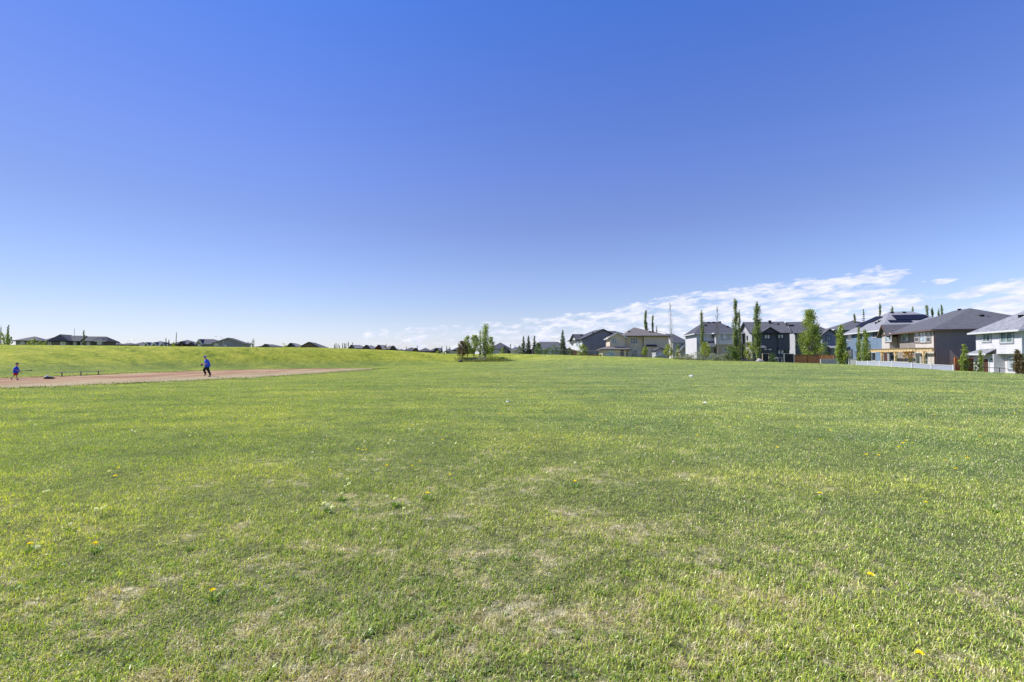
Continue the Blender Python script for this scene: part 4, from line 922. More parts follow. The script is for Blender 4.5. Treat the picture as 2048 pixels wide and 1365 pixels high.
far_house('long grey roofed terrace with three small white gables', 280, 342, 150, 682.5, 691, 'cream', 'r_grey', lo='hip', gables=((289, 298, 684.5, 691, 'white'), (305, 314, 684.5, 691, 'white'), (321, 330, 684.5, 691, 'white')), fas='trim_w')
far_house('dark roofed house with a small brown gable behind the spruces', 338, 394, 145, 680, 688.5, 'brown', 'r_dark', gables=((358, 369, 682.5, 688.5, 'brown'), (376, 390, 684.5, 690, 'charcoal')))
far_house('long low house with a white gable end and charcoal roof', 391, 446, 138, 678.5, 687, 'grey', 'r_dark', lo='gable', gables=((392, 405, 678.5, 688, 'white'),), wins=((397, 688.5, 401, 692, -1.2),), fas='trim_w')
far_house('blue-grey bungalow with a broad low gable above the bank', 426, 490, 130, 680, 686.5, 'bgrey', 'r_dark', gables=((424, 489, 675.5, 686.5, 'bgrey'),), wins=((428, 687.5, 437, 692, -1.2), (449, 690, 453, 693, -1.2)), fas='trim_g')
far_house('low dark gabled roof right of the four little spruces', 511, 564, 170, 689, 694, 'charcoal', 'r_dark', gables=((522, 540, 688, 694, 'charcoal'),))
far_house('grey roof with a small white gable beside the light green shrub', 566, 604, 165, 686.5, 694, 'grey', 'r_grey', gables=((579, 592, 689.5, 695, 'white'), (574, 588, 686, 693, 'charcoal')))
far_house('dark hip roofed house with a brown gable above the bank', 596, 651, 150, 685.3, 696, 'brown', 'r_dark', gables=((597, 639, 684, 695, 'brown'),))
far_house('grey roof with a black gable at its left end, beyond the conifers', 699, 733, 180, 690.3, 697, 'dgrey', 'r_grey', lo='gable', gables=((698, 707, 690, 696.5, 'charcoal'),))
far_house('grey roof with a navy gable on the falling bank', 726, 752, 180, 690.5, 697.5, 'charcoal', 'r_grey', gables=((724, 741, 690, 698, 'charcoal'),))
far_house('grey roofed house with a dark red gable', 742, 768, 175, 690.5, 698, 'red', 'r_grey', hi='gable', gables=((750, 764, 689.8, 698, 'red'),))
far_house('brown roofed house with a dark gable, right of the red gable', 763, 793, 165, 691.5, 699, 'brown', 'r_brown', gables=((779, 792, 691.5, 700, 'charcoal'),))
far_house('low pale roof just left of the two dark roofs', 795, 806, 190, 698, 700.5, 'sand', 'r_brown')
far_house('dark roof with a brown gable, left of the pair above the dip', 803, 839, 165, 695, 702, 'brown', 'r_dark', gables=((824, 838, 696, 704, 'brown'),))
far_house('grey house with white window bands above the dip', 836, 862, 160, 696, 702.5, 'lgrey', 'r_dark', wins=((846, 703, 853, 705.5),))
far_house('dark gabled house nearest the dip, behind two light shrubs', 856, 882, 150, 696, 703, 'dgrey', 'r_dark', hi='gable', gables=((866, 880, 696.5, 704, 'charcoal'),))
far_house('pale blue-grey low roof between the shrubs and the tree clump', 889, 905, 170, 697, 703, 'bgrey', 'r_mid')
far_house('wide charcoal roofed house partly hidden by the left side of the tree clump', 904, 952, 150, 688, 700.5, 'dgrey', 'r_dark', gables=((915, 927, 696, 702, 'brown'),))
far_house('big charcoal hip roofed house right of the tree clump', 977, 1024, 150, 685.3, 698, 'dgrey', 'r_dark', gables=((1000, 1019, 691.5, 698.5, 'dgrey'),), wins=((989, 700, 1000, 705),), fas='trim_g')
far_house('small pale house with white trimmed gable and porch posts', 1019, 1046, 145, 694, 700, 'cream', 'r_mid', gables=((1032, 1046, 691, 700, 'cream'),), wins=((1024, 701, 1029, 705),), fas='trim_w')
far_house('long low grey roof with a tiny white gable behind the three spruces', 1064, 1134, 135, 684, 698, 'lgrey', 'r_mid', gables=((1092, 1106, 692, 698, 'white'),), fas='trim_w', inset=2.2)

# ================================================================ fences, sheds, posts
def fence(label, pts, mat, post_mat=None, post_every=2.4, name='wooden_fence', cap=False, group=None, slat=False, rails=True):
    """pts = [(px, py_top, Y)]"""
    P = [at(*p) for p in pts]; o0 = P[0]; root = empty(name, (o0.x, o0.y, h(o0.x, o0.y)), 0, label, 'fence', group)
    O = Vector((o0.x, o0.y, h(o0.x, o0.y))); pb = MB(); rb = MB(); posts = []
    for a, b in zip(P, P[1:]):
        L = (Vector((b.x, b.y, 0)) - Vector((a.x, a.y, 0))).length; k = max(1, round(L / post_every))
        for i in range(k):
            p0 = a.lerp(b, i / k); p1 = a.lerp(b, (i + 1) / k); posts.append(p0)
            g0, g1 = h(p0.x, p0.y) - .1, h(p1.x, p1.y) - .1
            dirn = Vector((p1.x - p0.x, p1.y - p0.y, 0)).normalized(); sd = Vector((-dirn.y, dirn.x, 0)) * .02
            m_ = max(3, int(L / k / .16)) if slat else 1
            for j in range(m_):
                s0, s1 = j / m_ + .004, (j + 1) / m_ - .004; q0, q1 = p0.lerp(p1, s0), p0.lerp(p1, s1); dz = (random.random() - .5) * .03 if slat else 0
                gg = g0 + (g1 - g0) * s0; c8 = []
                for q_ in (q0, q1):
                    for s_ in (-1, 1):
                        for zz in (gg, q_.z + dz - .02): c8.append((q_.x + sd.x * s_ - O.x, q_.y + sd.y * s_ - O.y, zz - O.z))
                i0 = len(pb.v); pb.v += c8; pb.f += [[i0+t for t in f_] for f_ in ((0,1,3,2),(4,6,7,5),(0,4,5,1),(2,3,7,6),(1,5,7,3),(0,2,6,4))]
            if rails:
                u = Vector((0, 0, .02)); rb.beam(p0 - O + u, p1 - O + u, .1, .07)
                rb.beam(p0 - O - Vector((0, 0, max(.3, p0.z - g0 - .25))), p1 - O - Vector((0, 0, max(.3, p1.z - g1 - .25))), .08, .1)
    posts.append(P[-1])
    pb.build('panel', M[mat], root)
    if rails: rb.build('rail', M[post_mat or mat], root)
    for p in posts:
        mb = MB(); g0 = h(p.x, p.y) - .1; mb.box(-.06, .06, -.06, .06, g0 - p.z, .08)
        if cap: mb.box(-.085, .085, -.085, .085, .083, .13)
        q_ = mb.build('post', M[post_mat or mat], root); q_.location = p - O
    return root
def chain_fence(label, pts, name='chain_link_fence', mat='trim_k', every=3.0, rr=.03, wire=True, group=None):
    P = [at(*p) for p in pts]; o0 = P[0]; O = Vector((o0.x, o0.y, h(o0.x, o0.y))); root = empty(name, O, 0, label, 'fence', group)
    rb = MB(); wb = MB(); posts = []
    for a, b in zip(P, P[1:]):
        L = (b - a).length; k = max(1, round(L / every))
        for i in range(k):
            p0 = a.lerp(b, i / k); p1 = a.lerp(b, (i + 1) / k); posts.append(p0); rb.cyl(p0 - O, p1 - O, rr, rr, 6)
            if wire:
                n = 14
                for j in range(n):
                    q0 = p0.lerp(p1, j / n); q1 = p0.lerp(p1, (j + 1) / n); gz = Vector((q0.x, q0.y, h(q0.x, q0.y))); gz1 = Vector((q1.x, q1.y, h(q1.x, q1.y)))
                    wb.cyl(q0 - O, gz1 - O, .004, .004, 3); wb.cyl(q1 - O, gz - O, .004, .004, 3)
    posts.append(P[-1]); rb.build('rail', M[mat], root)
    if wire: wb.build('wire_mesh', M['metal'], root)
    for p in posts:
        mb = MB(); mb.cyl((0, 0, h(p.x, p.y) - p.z - .1), (0, 0, .05), rr * 1.3, rr * 1.3, 8); q_ = mb.build('post', M[mat], root); q_.location = p - O
    return root
fence('white vinyl fence in front of the taupe house and its pergola', [(1714, 723.5, 66), (1785, 724, 58.5), (1824, 727.5, 56), (1863, 730, 54), (1907, 732, 52)], 'vinyl', 'trim_w', cap=True, name='vinyl_fence', post_every=2.9)
chain_fence('thin black rail fence running down to the white house at the right', [(1912, 731.5, 52), (1950, 735, 50.5), (1999, 736.5, 49), (2046, 742.5, 47)], name='rail_fence', wire=False, rr=.025)
fence('orange cedar privacy fence between the taupe and the white house', [(1909.5, 716, 60), (1925, 717, 62), (1945, 717, 63)], 'fence_or', slat=True, rails=False)
fence('brown board fence behind the big leafy tree', [(1586.5, 710.5, 84), (1640, 710.5, 82), (1668, 711.5, 80)], 'fence_br', slat=True)
fence('low pale slatted fence between the brown boards and the columnar tree', [(1641.5, 719.5, 72), (1656, 719.5, 73), (1683, 718, 72.5)], 'vinyl_g', name='garden_fence', slat=True, post_every=1.8)
fence('low pale slatted fence in front of the blue house', [(1698, 719, 71), (1725, 718.5, 70)], 'vinyl_g', name='garden_fence', slat=True, post_every=1.6)
fence('dark mesh gate panel in a grey frame beside the charcoal house', [(1568.5, 708, 82), (1587, 708.5, 82)], 'fence_dk', 'metal', name='gate', rails=True, post_every=1.7)
fence('short dark fence with a pale post below the charcoal house', [(1525, 708, 84), (1537, 708, 84)], 'fence_dk', 'pine', slat=True, post_every=1.2)
fence('dark fence between the poplar and the off-white house', [(1473, 716.5, 86), (1510, 717, 84)], 'fence_dk', slat=True)
fence('dark stepped fence on the rise left of the three spruces', [(1037.5, 706, 112), (1047, 704, 111), (1056, 701.5, 108), (1067, 700, 104)], 'fence_dk', slat=True)
fence('brown fence stepping down below the grey gabled house', [(1125, 697, 102), (1140, 698.5, 102), (1160, 704, 101), (1180, 710, 100), (1206, 711, 98)], 'fence_br', slat=True)
chain_fence('grey chain-link fence along the top of the rise', [(1069, 699.5, 96), (1107, 700, 95), (1140, 701, 93.5), (1190, 702, 92), (1260, 705, 90), (1330, 706.5, 89)], mat='mast', every=4.5, rr=.018)
fence('low pale fence far off left of the tree clump', [(900, 703.5, 125), (916, 703.5, 125), (926, 704.5, 125)], 'stone', name='garden_fence')
fence('low white fence far off right of the tree clump', [(983, 702.5, 125), (1001, 702.5, 125)], 'vinyl', name='garden_fence')
def shed(label, px0, px1, Y, py_pk, py_e, mat, name='shed', roofm='r_dark', dep=2.5, flat=False, door=True):
    o = House(name, label, px0, Y, 0, py_e, cat='shed' if not flat else 'storage box', wall=mat, roof=roofm, fascia='trim_k' if not flat else 'trim_w'); x2 = o.w(px1, 'F'); rz = at(px0, py_pk, Y).z - o.base - o.ez
    wt = o.roof(.1, x2 - .1, 0, dep, o.ez, max(.08, rz), 'y', 'gable', 'gable', oh=.15, t=.08); o.body(.1, x2 - .1, 0, dep, 0, wt)
    if door:
        mb = MB(); mb.box(x2*.32, x2*.68, -.05, -.002, .1, o.ez * .85); mb.build('door', M['trim_w'], o.root)
    return o
shed('light grey gabled garden shed beside the beige house', 1310.5, 1331.5, 92, 696, 701.5, 'lgrey')
shed('pale storage box in front of the garden shed', 1312, 1325.5, 90, 710.5, 711.5, 'lgrey', 'storage_box', 'r_light', 1.2, True, False)

# deck things by the charcoal house
def patio(label, px, py, Y, s=1):
    p = at(px, py, Y); z = h(p.x, p.y); o = empty('patio_table', (p.x, p.y, z), .2, label, 'table'); H_ = max(.6, p.z - z)
    mb = MB(); mb.box(-.8*s, .8*s, -.45, .45, H_-.05, H_); mb.build('tabletop', M['trim_w'], o)
    for sx in (-.7*s, .7*s):
        for sy in (-.38, .38): mb = MB(); mb.box(sx-.03, sx+.03, sy-.03, sy+.03, 0, H_-.053); mb.build('leg', M['metal'], o)
patio('white patio table beside the charcoal house', 1560, 716, 84)
# boulders, and a dark shrub built with the same shape
def boulder(label, px, py, Y, w, hh, mat='stone', name='boulder', cat='boulder'):
    p = at(px, py, Y); z = h(p.x, p.y); bm = bmesh.new(); bmesh.ops.create_icosphere(bm, subdivisions=3, radius=1); rr = random.Random(px)
    ph = [rr.random() * 6 for _ in range(6)]
    for v in bm.verts:
        c = v.co; k = 1 + .16 * math.sin(c.x * 3 + ph[0]) * math.cos(c.y * 2.5 + ph[1]) + .1 * math.sin(c.z * 5 + ph[2] + c.x * 4); v.co = Vector((c.x * k * w / 2, c.y * k * w / 2.4, c.z * k * hh))
    me = bpy.data.meshes.new(name); bm.to_mesh(me); bm.free(); me.materials.append(M[mat]); o = link(name, me); o.location = (p.x, p.y, z + hh * .2); tag(o, label, cat)
boulder('pale boulder at the foot of the tall poplar beside the charcoal house', 1519, 722, 77, 1.15, .5)
boulder('dark rounded shrub at the left foot of the tree clump', 921, 722, 84, .7, .34, 'black')  # stands in for a dark shrub, not a rock

# street lamps and masts over the roofs
def lamp(px, py, Y, reach, label, n=10):
    p = at(px, py, Y); z = h(p.x, p.y); o = empty('street_lamp', (p.x, p.y, z), 0, label, 'street lamp', 'street lamps behind the bank'); mb = MB(); top = p.z - z
    mb.cyl((0, 0, 0), (0, 0, top - 1.2), .07, .045, 8); pts = [Vector((reach * (1 - math.cos(t * math.pi / 2)), 0, top - 1.2 + 1.2 * math.sin(t * math.pi / 2))) for t in [i / 6 for i in range(7)]]
    for a_, b_ in zip(pts, pts[1:]): mb.cyl(a_, b_, .03, .028, 6)
    mb.build('pole', M['metal'], o); mb = MB(); e_ = pts[-1]; s_ = 1 if reach > 0 else -1; mb.box(min(e_.x, e_.x + .7 * s_), max(e_.x, e_.x + .5 * s_), -.09, .09, e_.z - .04, e_.z + .04); mb.build('lamp_head', M['metal'], o)
lamp(254, 680, 150, 1.8, 'thin curved street lamp over the low dark roof'); lamp(447, 673, 126, -1.6, 'thin street lamp in front of the blue-grey bungalow'); lamp(1337, 664, 118, -1.8, 'pale street lamp behind the beige house roof')
lamp(797, 688, 160, 1.2, 'thin street lamp right of the brown roofed house')
p = at(149, 659, 118); z = h(p.x, p.y); o = empty('flagpole', (p.x, p.y, z), 0, 'slim dark pole rising in front of the long dark bungalow', 'pole'); mb = MB(); mb.cyl((0, 0, 0), (0, 0, p.z - z), .06, .035, 8); mb.build('shaft', M['mast'], o)
mb = MB(); mb.cyl((0, 0, p.z - z), (0, 0, p.z - z + .12), .1, .02, 8); mb.build('finial', M['mast'], o)

# ================================================================ trees and shrubs
T = tree
T('columnar', 1403, 622, 86, 15, 'narrow poplar in front of the off-white house', n=1500, leaf=.2)
T('columnar', 1470, 599, 82, 19, 'tall forked poplar between the off-white and the charcoal house', n=2600, leaf=.22)
T('columnar', 1478, 622, 83, 12, 'shorter stem leaning against the tall forked poplar', n=1100, leaf=.2, name='columnar_poplar')
T('columnar', 1514, 605, 78, 23, 'broad dense poplar in front of the charcoal house', n=3200, leaf=.22)
T('columnar', 1291, 623, 120, 12, 'taller of two poplars rising behind the beige house', n=2200, leaf=.32)
T('columnar', 1305, 632, 120, 9, 'thin poplar with a side lobe behind the beige house', n=1300, leaf=.32); T('columnar', 1313, 652, 122, 7, 'short poplar tip at the right end of the beige roof', n=400, leaf=.26)
bare_tree(1341, 604, 90, 12, 'tall bare whitish poplar right of the beige house'); bare_tree(1434, 612, 92, 12, 'bare brown-twigged poplar before the off-white house', True)
T('round', 1411, 685, 82, 20, 'bright yellow-green young tree before the off-white house', 'yellow', 900, .2, name='young_tree')
T('shrub', 1461, 693, 81, 27, 'dense dark green bush at the foot of the forked poplar', 'shrub', 1500, .2)
T('round', 1497, 685, 81, 24, 'bright young maple between the two tall poplars', 'yellow', 900, .22, name='young_tree')
T('shrub', 1545, 707, 80, 14, 'small dark bush below the charcoal house', 'shrub', 500, .17)
T('shrub', 1478, 702, 80, 10, 'small deep green bush right of the dense dark bush', 'shrub', 350, .17)
for px, py, w, l in ((1357, 713, 22, 'leftmost low silver bush near the brown deck'), (1375, 709, 24, 'silver bush below the lit white wall'), (1392, 705, 26, 'tallest silver bush left of the yellow-green tree'), (1427, 707, 26, 'silver bush right of the yellow-green tree'),
                     (1443, 709, 20, 'silver bush beside the dense dark bush')):
    T('shrub', px, py, 80.5, w, l, 'silver', 620, .15, group='silver bushes before the off-white house')
T('round', 1290.5, 694, 85.5, 12, 'small young tree in front of the beige corner', 'yellow', 420, .2, name='young_tree')
T('round', 1337, 690, 85, 19, 'fuller young tree beside the garden shed', 'yellow', 800, .2, name='young_tree')
T('round', 1356, 690, 92, 11, 'thin young tree by the brown deck', 'young', 350, .2, name='young_tree')
T('wide', 1620, 621, 88, 64, 'large leafy tree hiding the dark blue-grey house', 'young', 6500, .24)
T('columnar', 1681, 652, 68, 30, 'ragged broad poplar left of the blue house', 'young', 2400, .22, dens=1.1)
T('columnar', 1717, 655, 67, 16, 'thin ragged poplar tip against the blue wall', 'young', 700, .2); T('columnar', 1731, 660, 66, 26, 'open ragged poplar in front of the blue house', 'young', 1500, .2)
T('columnar', 1928, 690, 52, 19, 'young tree by the orange cedar fence', 'young', 900, .16, name='young_tree')
T('columnar', 1961, 702, 50.5, 15, 'young tree beside the brown back door', 'young', 520, .15, name='young_tree'); T('shrub', 1953, 722, 50, 13, 'small dark bush left of the brown back door', 'shrub', 380, .13)
T('columnar', 2034, 700, 46.5, 24, 'reddish crabapple at the right edge', 'red', 1900, .14, name='crabapple_tree'); T('columnar', 2046, 716, 46, 16, 'dark reddish bush at the right corner', 'red', 800, .14, name='crabapple_tree')
# behind the roofs
T('columnar', 1709, 628, 125, 9, 'poplar tip behind the left slope of the blue roof', 'poplar', 1200, .34); T('spruce', 1727, 619, 125, 20, 'pale spruce behind the blue house', 'spruce', 1100, .3, bark='bark')
for px, py, w, l in ((1748, 638, 7, 'shortest tip behind the solar roof'), (1759.5, 607, 9, 'tallest poplar tip behind the solar roof'), (1784.5, 614, 9, 'poplar tip over the middle of the pale roof'), (1825, 614, 6, 'thin poplar tip over the right end of the solar roof'),
                     (1854, 612, 10, 'left poplar of the pair over the taupe roof'), (1864, 616, 7, 'right poplar of the pair over the taupe roof'), (1883, 611, 8, 'poplar tip just left of the taupe ridge'), (1877, 619, 6, 'shorter poplar tip beside the taupe ridge')):
    T('columnar', px, py, 135, w * 1.25, l, 'poplar', 1500, .36, group='poplar tips behind the right-hand roofs')
# centre clump
T('columnar', 970, 649, 88, 36, 'tallest tree of the central clump', 'young', 1500, .25, name='aspen_tree', bark='bark'); T('round', 948, 671, 88, 27, 'middle tree of the central clump', 'young', 1300, .24, name='aspen_tree')
T('round', 935, 672, 87, 17, 'narrow tree at the left of the central clump', 'young', 700, .24, name='aspen_tree'); T('round', 925, 683, 86, 24, 'reddish brown tree at the left edge of the central clump', 'red', 1100, .22, name='crabapple_tree')
T('columnar', 960, 660, 89, 11, 'thin pale stem between the two biggest trees of the clump', 'young', 350, .2, name='aspen_tree'); T('round', 981, 675, 87, 20, 'right-hand tree of the central clump', 'young', 800, .24, name='aspen_tree')
for px, py, w, m, l in ((930, 717, 14, 'shrub', 'low bush at the left foot of the tree clump'), (962, 712, 34, 'silver', 'pale dry bush under the tree clump'), (978, 709, 26, 'yellow', 'yellow-green bush under the tallest tree'), (992, 713, 24, 'yellow', 'yellow-green bush right of the tree clump'),
                        (1004, 715, 16, 'shrub', 'darker bush at the right end of the clump'), (948, 716, 22, 'silver', 'pale dry bush between the trunks')):
    T('shrub', px, py, 85.5, w, l, m, 520, .18, group='bushes under the central clump')
# three spruces and neighbours
T('spruce', 1047, 673, 106, 17, 'leftmost of the three spruces on the rise', 'spruce', 1000, .26); T('spruce', 1057, 672, 106, 19, 'middle one of the three spruces on the rise', 'spruce', 1100, .26); T('spruce', 1069, 672, 106, 18, 'rightmost of the three spruces on the rise', 'spruce', 1000, .26)
T('round', 1077, 686, 103, 15, 'rounded dark green tree right of the three spruces', 'shrub', 700, .24)
T('spruce', 1125.5, 661, 97, 23, 'lone tall spruce left of the white gable', 'spruce', 1900, .26)
for px, py, w, l in ((1074, 697, 18, 'bush below the rounded dark tree'), (1094, 698, 22, 'bush in the middle of the rise'), (1109, 690, 20, 'taller bush left of the lone spruce'), (1140, 696, 14, 'bush right of the lone spruce')):
    T('shrub', px, py, 99, w, l, 'shrub', 520, .24, group='bushes along the chain-link fence')
T('round', 1165.5, 689, 99, 21, 'yellow-green tree against the grey gable wall', 'young', 900, .23, name='leafy_tree')
T('shrub', 1200, 706, 95, 12, 'small bush left of the sunroom', 'young', 250, .2)
# left, behind the bank
T('spruce', 2, 652, 112, 7, 'pale thin spruce at the left edge', 'far', 300, .24); T('columnar', 16.5, 651, 112, 8, 'narrow dark poplar above the shrubs at the left edge', 'far', 420, .28)
for px, py, w, l in ((3, 665, 16, 'light green tree cut by the left edge'), (13, 668, 14, 'light green tree below the narrow poplar'), (21, 674, 8, 'small green bush left of the grey bungalow')):
    T('shrub', px, py, 108, w, l, 'young', 500, .28, group='light trees on the left end of the bank')
for px, py, w, l in ((58, 681, 9, 'first light green bush before the grey bungalow'), (68, 677, 16, 'largest light green bush before the grey bungalow'), (82, 682, 11, 'light green bush left of the small hip roof'), (91, 682, 8, 'light green bush at the corner of the dark bungalow')):
    T('shrub', px, py, 112, w, l, 'young', 380, .26, group='light bushes on the bank')
T('columnar', 168, 661, 113, 7, 'small spruce-like tree in front of the dark bungalow', 'far', 480, .24)
for px, py, w, l in ((332, 676, 5, 'left little conifer behind the bank'), (338, 679, 6, 'right little conifer behind the bank')): T('spruce', px, py, 125, w, l, 'far', 260, .26)
T('columnar', 353, 665, 126, 4, 'thin bare-topped tree beside the little conifers', 'far', 160, .22)
T('shrub', 346, 685, 124, 9, 'yellow-green bush between the little conifers', 'yellow', 220, .24)
for px, py, w, l in ((492, 686, 3, 'tiniest conifer right of the blue-grey bungalow'), (496, 684, 4, 'second conifer right of the blue-grey bungalow'), (501, 686, 4, 'third conifer right of the blue-grey bungalow'), (504.5, 680, 3.5, 'slim conifer left of the tallest one'), (507.5, 677.5, 5, 'tallest of the conifers right of the blue-grey bungalow')):
    T('columnar', px, py, 150, w, l, 'far', 160, .3, name='conifer', group='small conifers behind the bank')
T('shrub', 569, 687, 140, 14, 'light green bush left of the white gabled grey roof', 'yellow', 260, .26); T('shrub', 600, 690, 135, 8, 'light green bush left of the brown gable', 'yellow', 160, .26)
for i, (px, py, w, pos) in enumerate(((669, 689, 4, 'leftmost'), (672, 686, 4, 'second from left'), (676, 688, 4, 'third from left'), (679, 691, 3, 'fourth from left'), (685, 687, 3, 'left of the second cluster'), (689, 686.5, 4, 'second of the second cluster'),
                       (692, 686.5, 4, 'third of the second cluster'), (696.5, 684, 4.5, 'tallest of the second cluster'), (705, 685, 3, 'rightmost, behind the black gable'))):
    T('columnar', px, py, 170, w, 'far conifer in the row over the bank, ' + pos, 'far', 150, .3, name='conifer', group='far conifers over the bank')
for px, py, w, l in ((773, 688, 1.6, 'bare pole-like tree over the brown roof'), (812.5, 693.5, 2, 'small tip over the dark roof left of the dip'), (834.5, 692, 2.6, 'thin conifer over the dip roofs'), (884, 693, 4, 'conifer left of the pale blue-grey roof'), (893.5, 692, 3, 'slim conifer over the pale blue-grey roof'), (899.5, 694, 4, 'conifer left of the tree clump'),
                       (1021, 687, 6, 'pale thin tree right of the big hip roof'), (1030, 691, 4, 'small thin tree left of the three spruces')):
    T('columnar', px, py, 165, w, l, 'far', 150, .3, name='conifer', group='thin far trees over the roofs')
T('shrub', 875, 702, 118, 9, 'left rounded light bush at the dip', 'yellow', 260, .24); T('shrub', 887, 703, 118, 10, 'right rounded light bush at the dip', 'young', 280, .24)
T('shrub', 1005, 696, 120, 10, 'light bush before the big hip roofed house', 'young', 260, .24)

# rough grass: along the shale, under the clump and on the bank
def tall_grass(name, label, pts, spread, L, mat, per, seed, cat='grass'):
    r = np.random.default_rng(seed); n = len(pts) * per; P = np.repeat(np.array(pts, float), per, 0) + r.normal(0, spread, (n, 2)); z = H(P[:, 0], P[:, 1])
    a = r.random(n) * 6.283; l = L * (.5 + r.random(n)); p0 = np.stack([P[:, 0], P[:, 1], z], 1); sd = np.stack([np.cos(a), np.sin(a), 0 * a], 1) * (.018 + .014 * r.random(n))[:, None]
    tp = p0 + np.stack([r.normal(0, .25, n) * l, r.normal(0, .25, n) * l, l], 1)
    q = np.stack([p0 - sd, p0 + sd, tp + sd * .3, tp - sd * .3], 1)
    tag(link(name, fast_mesh(name, q.reshape(-1, 3), 4, r.random(n), [GRN[mat]])), label, cat, kind='stuff')
pts = [(x, y) for x, y in outline if 18 < y < 70 and random.random() < .8]
tall_grass('verge_grass', 'straggly dry grass along the edges of the red shale', pts, .8, .05, 'tall', 46, 1)
P1 = [at(px, 718, 85.5) for px in range(922, 1014, 4)]
tall_grass('tall_grass', 'unmown yellow grass under the central tree clump', [(p.x, p.y + random.random() * 3 - 1) for p in P1 for _ in range(3)], .6, .38, 'tall', 60, 2)
P2 = [at(px, 718, 80) for px in range(1350, 1600, 5)]
tall_grass('garden_edge_grass', 'rough grass along the foot of the garden fences', [(p.x, p.y) for p in P2], .5, .35, 'tall', 22, 3)

# ================================================================ bench, litter, bag
b0 = at(111, 744.5, 40.0); b1 = at(207.5, 741.8, 44.9); bx0 = Vector((b0.x, b0.y, 0)); bx1 = Vector((b1.x, b1.y, 0)); o = empty('bench', bx0, 0, 'long backless plank bench on three posts beside the red shale', 'bench')
dv = (bx1 - bx0); mb = MB(); n3 = dv.normalized().cross(Vector((0, 0, 1)))
for s_ in (-.075, .075): mb.beam(Vector((0, 0, .35)) + n3 * s_, dv + Vector((0, 0, .35)) + n3 * s_, .14, .04)
mb.build('seat', M['bench'], o)
for u in (.12, .5, .88):
    q_ = dv * u; mb = MB(); mb.box(q_.x-.03, q_.x+.03, q_.y-.03, q_.y+.03, -.02, .327); mb.beam(q_ + Vector((0, 0, .305)) - n3 * .07, q_ + Vector((0, 0, .305)) + n3 * .07, .05, .03); mb.build('leg', M['bench'], o)
def crumple(name, label, cat, px, py, sx, sy, sz, mat, seed):
    x, y, z = gpt(px, py); bm = bmesh.new(); bmesh.ops.create_icosphere(bm, subdivisions=3, radius=1); rr = random.Random(seed)
    for v in bm.verts:
        k = 1 + rr.uniform(-.22, .22); v.co = Vector((v.co.x * sx * k, v.co.y * sy * k, max(-.1, v.co.z) * sz * (1 + .5 * math.sin(v.co.x * 5) + rr.uniform(-.3, .3))))
    me = bpy.data.meshes.new(name); bm.to_mesh(me); bm.free(); me.materials.append(M[mat]); o = link(name, me); o.location = (x, y, z + .02); return tag(o, label, cat)
crumple('crumpled_paper', 'crumpled white scrap lying on the mown field before the houses', 'litter', 1382, 754, .16, .10, .10, 'paper', 1)
crumple('plastic_bag', 'white scrap on the foot of the bank above the bench', 'litter', 173, 740, .16, .12, .12, 'paper', 2)
crumple('plastic_bag', 'small white scrap on the bank edge right of the shale', 'litter', 547, 735.5, .12, .1, .08, 'paper', 4)
for i, (px, py) in enumerate(((1410, 807), (1016, 805))): crumple('crumpled_paper', ('white paper scrap in the middle of the field', 'small white scrap left of the middle of the field')[i], 'litter', px, py, .07, .05, .03, 'paper', 8 + i)
x, y, z = gpt(98, 758.5); o = empty('sports_bag', (x, y, 0.01), .2, 'black sports bag with a white cap on it, lying on the red shale', 'bag')
mb = MB()
for i in range(7):
    t0, t1 = i / 7, (i + 1) / 7; fz = lambda t: .13 * math.sin(math.pi * (t * .9 + .05)) ** .6
    mb.cyl((-.33 + .66 * t0, .03 * math.sin(t0 * 5), fz(t0) * .8), (-.33 + .66 * t1, .03 * math.sin(t1 * 5), fz(t1) * .8), fz(t0), fz(t1), 10)
mb.build('body', M['black'], o, True); mb = MB(); mb.cyl((.05, 0, .2), (.42, .05, .03), .025, .02, 6); mb.build('strap', M['black'], o)
o2 = crumple('cap', 'white cap lying on the black sports bag', 'cap', 93.5, 758.5, .13, .11, .09, 'paper', 5); o2.location.z = .17

# ================================================================ people
def skin(name, chains, mat, parent, sub=1):
    """chains: lists of (x,y,z,r); chains whose first point repeats an existing vertex are joined to it"""
    bm = bmesh.new(); vs = {}; rad = []
    def V_(p):
        k = tuple(round(c, 4) for c in p[:3])
        if k not in vs: vs[k] = bm.verts.new(k); rad.append(p[3])
        return vs[k]
    for ch in chains:
        q = [V_(p) for p in ch]
        for a_, b_ in zip(q, q[1:]):
            if not bm.edges.get((a_, b_)): bm.edges.new((a_, b_))
    me = bpy.data.meshes.new(name); bm.to_mesh(me); bm.free(); o = bpy.data.objects.new(name, me); C.objects.link(o)
    o.modifiers.new('skin', 'SKIN'); sb = o.modifiers.new('sub', 'SUBSURF'); sb.levels = sub; sb.render_levels = sub
    for i, v in enumerate(me.skin_vertices[0].data):
        r_ = rad[i]; v.radius = (r_, r_) if not isinstance(r_, tuple) else r_; v.use_root = (i == 0)
    dg = bpy.context.evaluated_depsgraph_get(); dg.update(); m2 = bpy.data.meshes.new_from_object(o.evaluated_get(dg)); m2.name = name
    bpy.data.objects.remove(o); m2.materials.clear(); m2.materials.append(mat); m2.polygons.foreach_set('use_smooth', [True] * len(m2.polygons))
    return link(name, m2, parent)
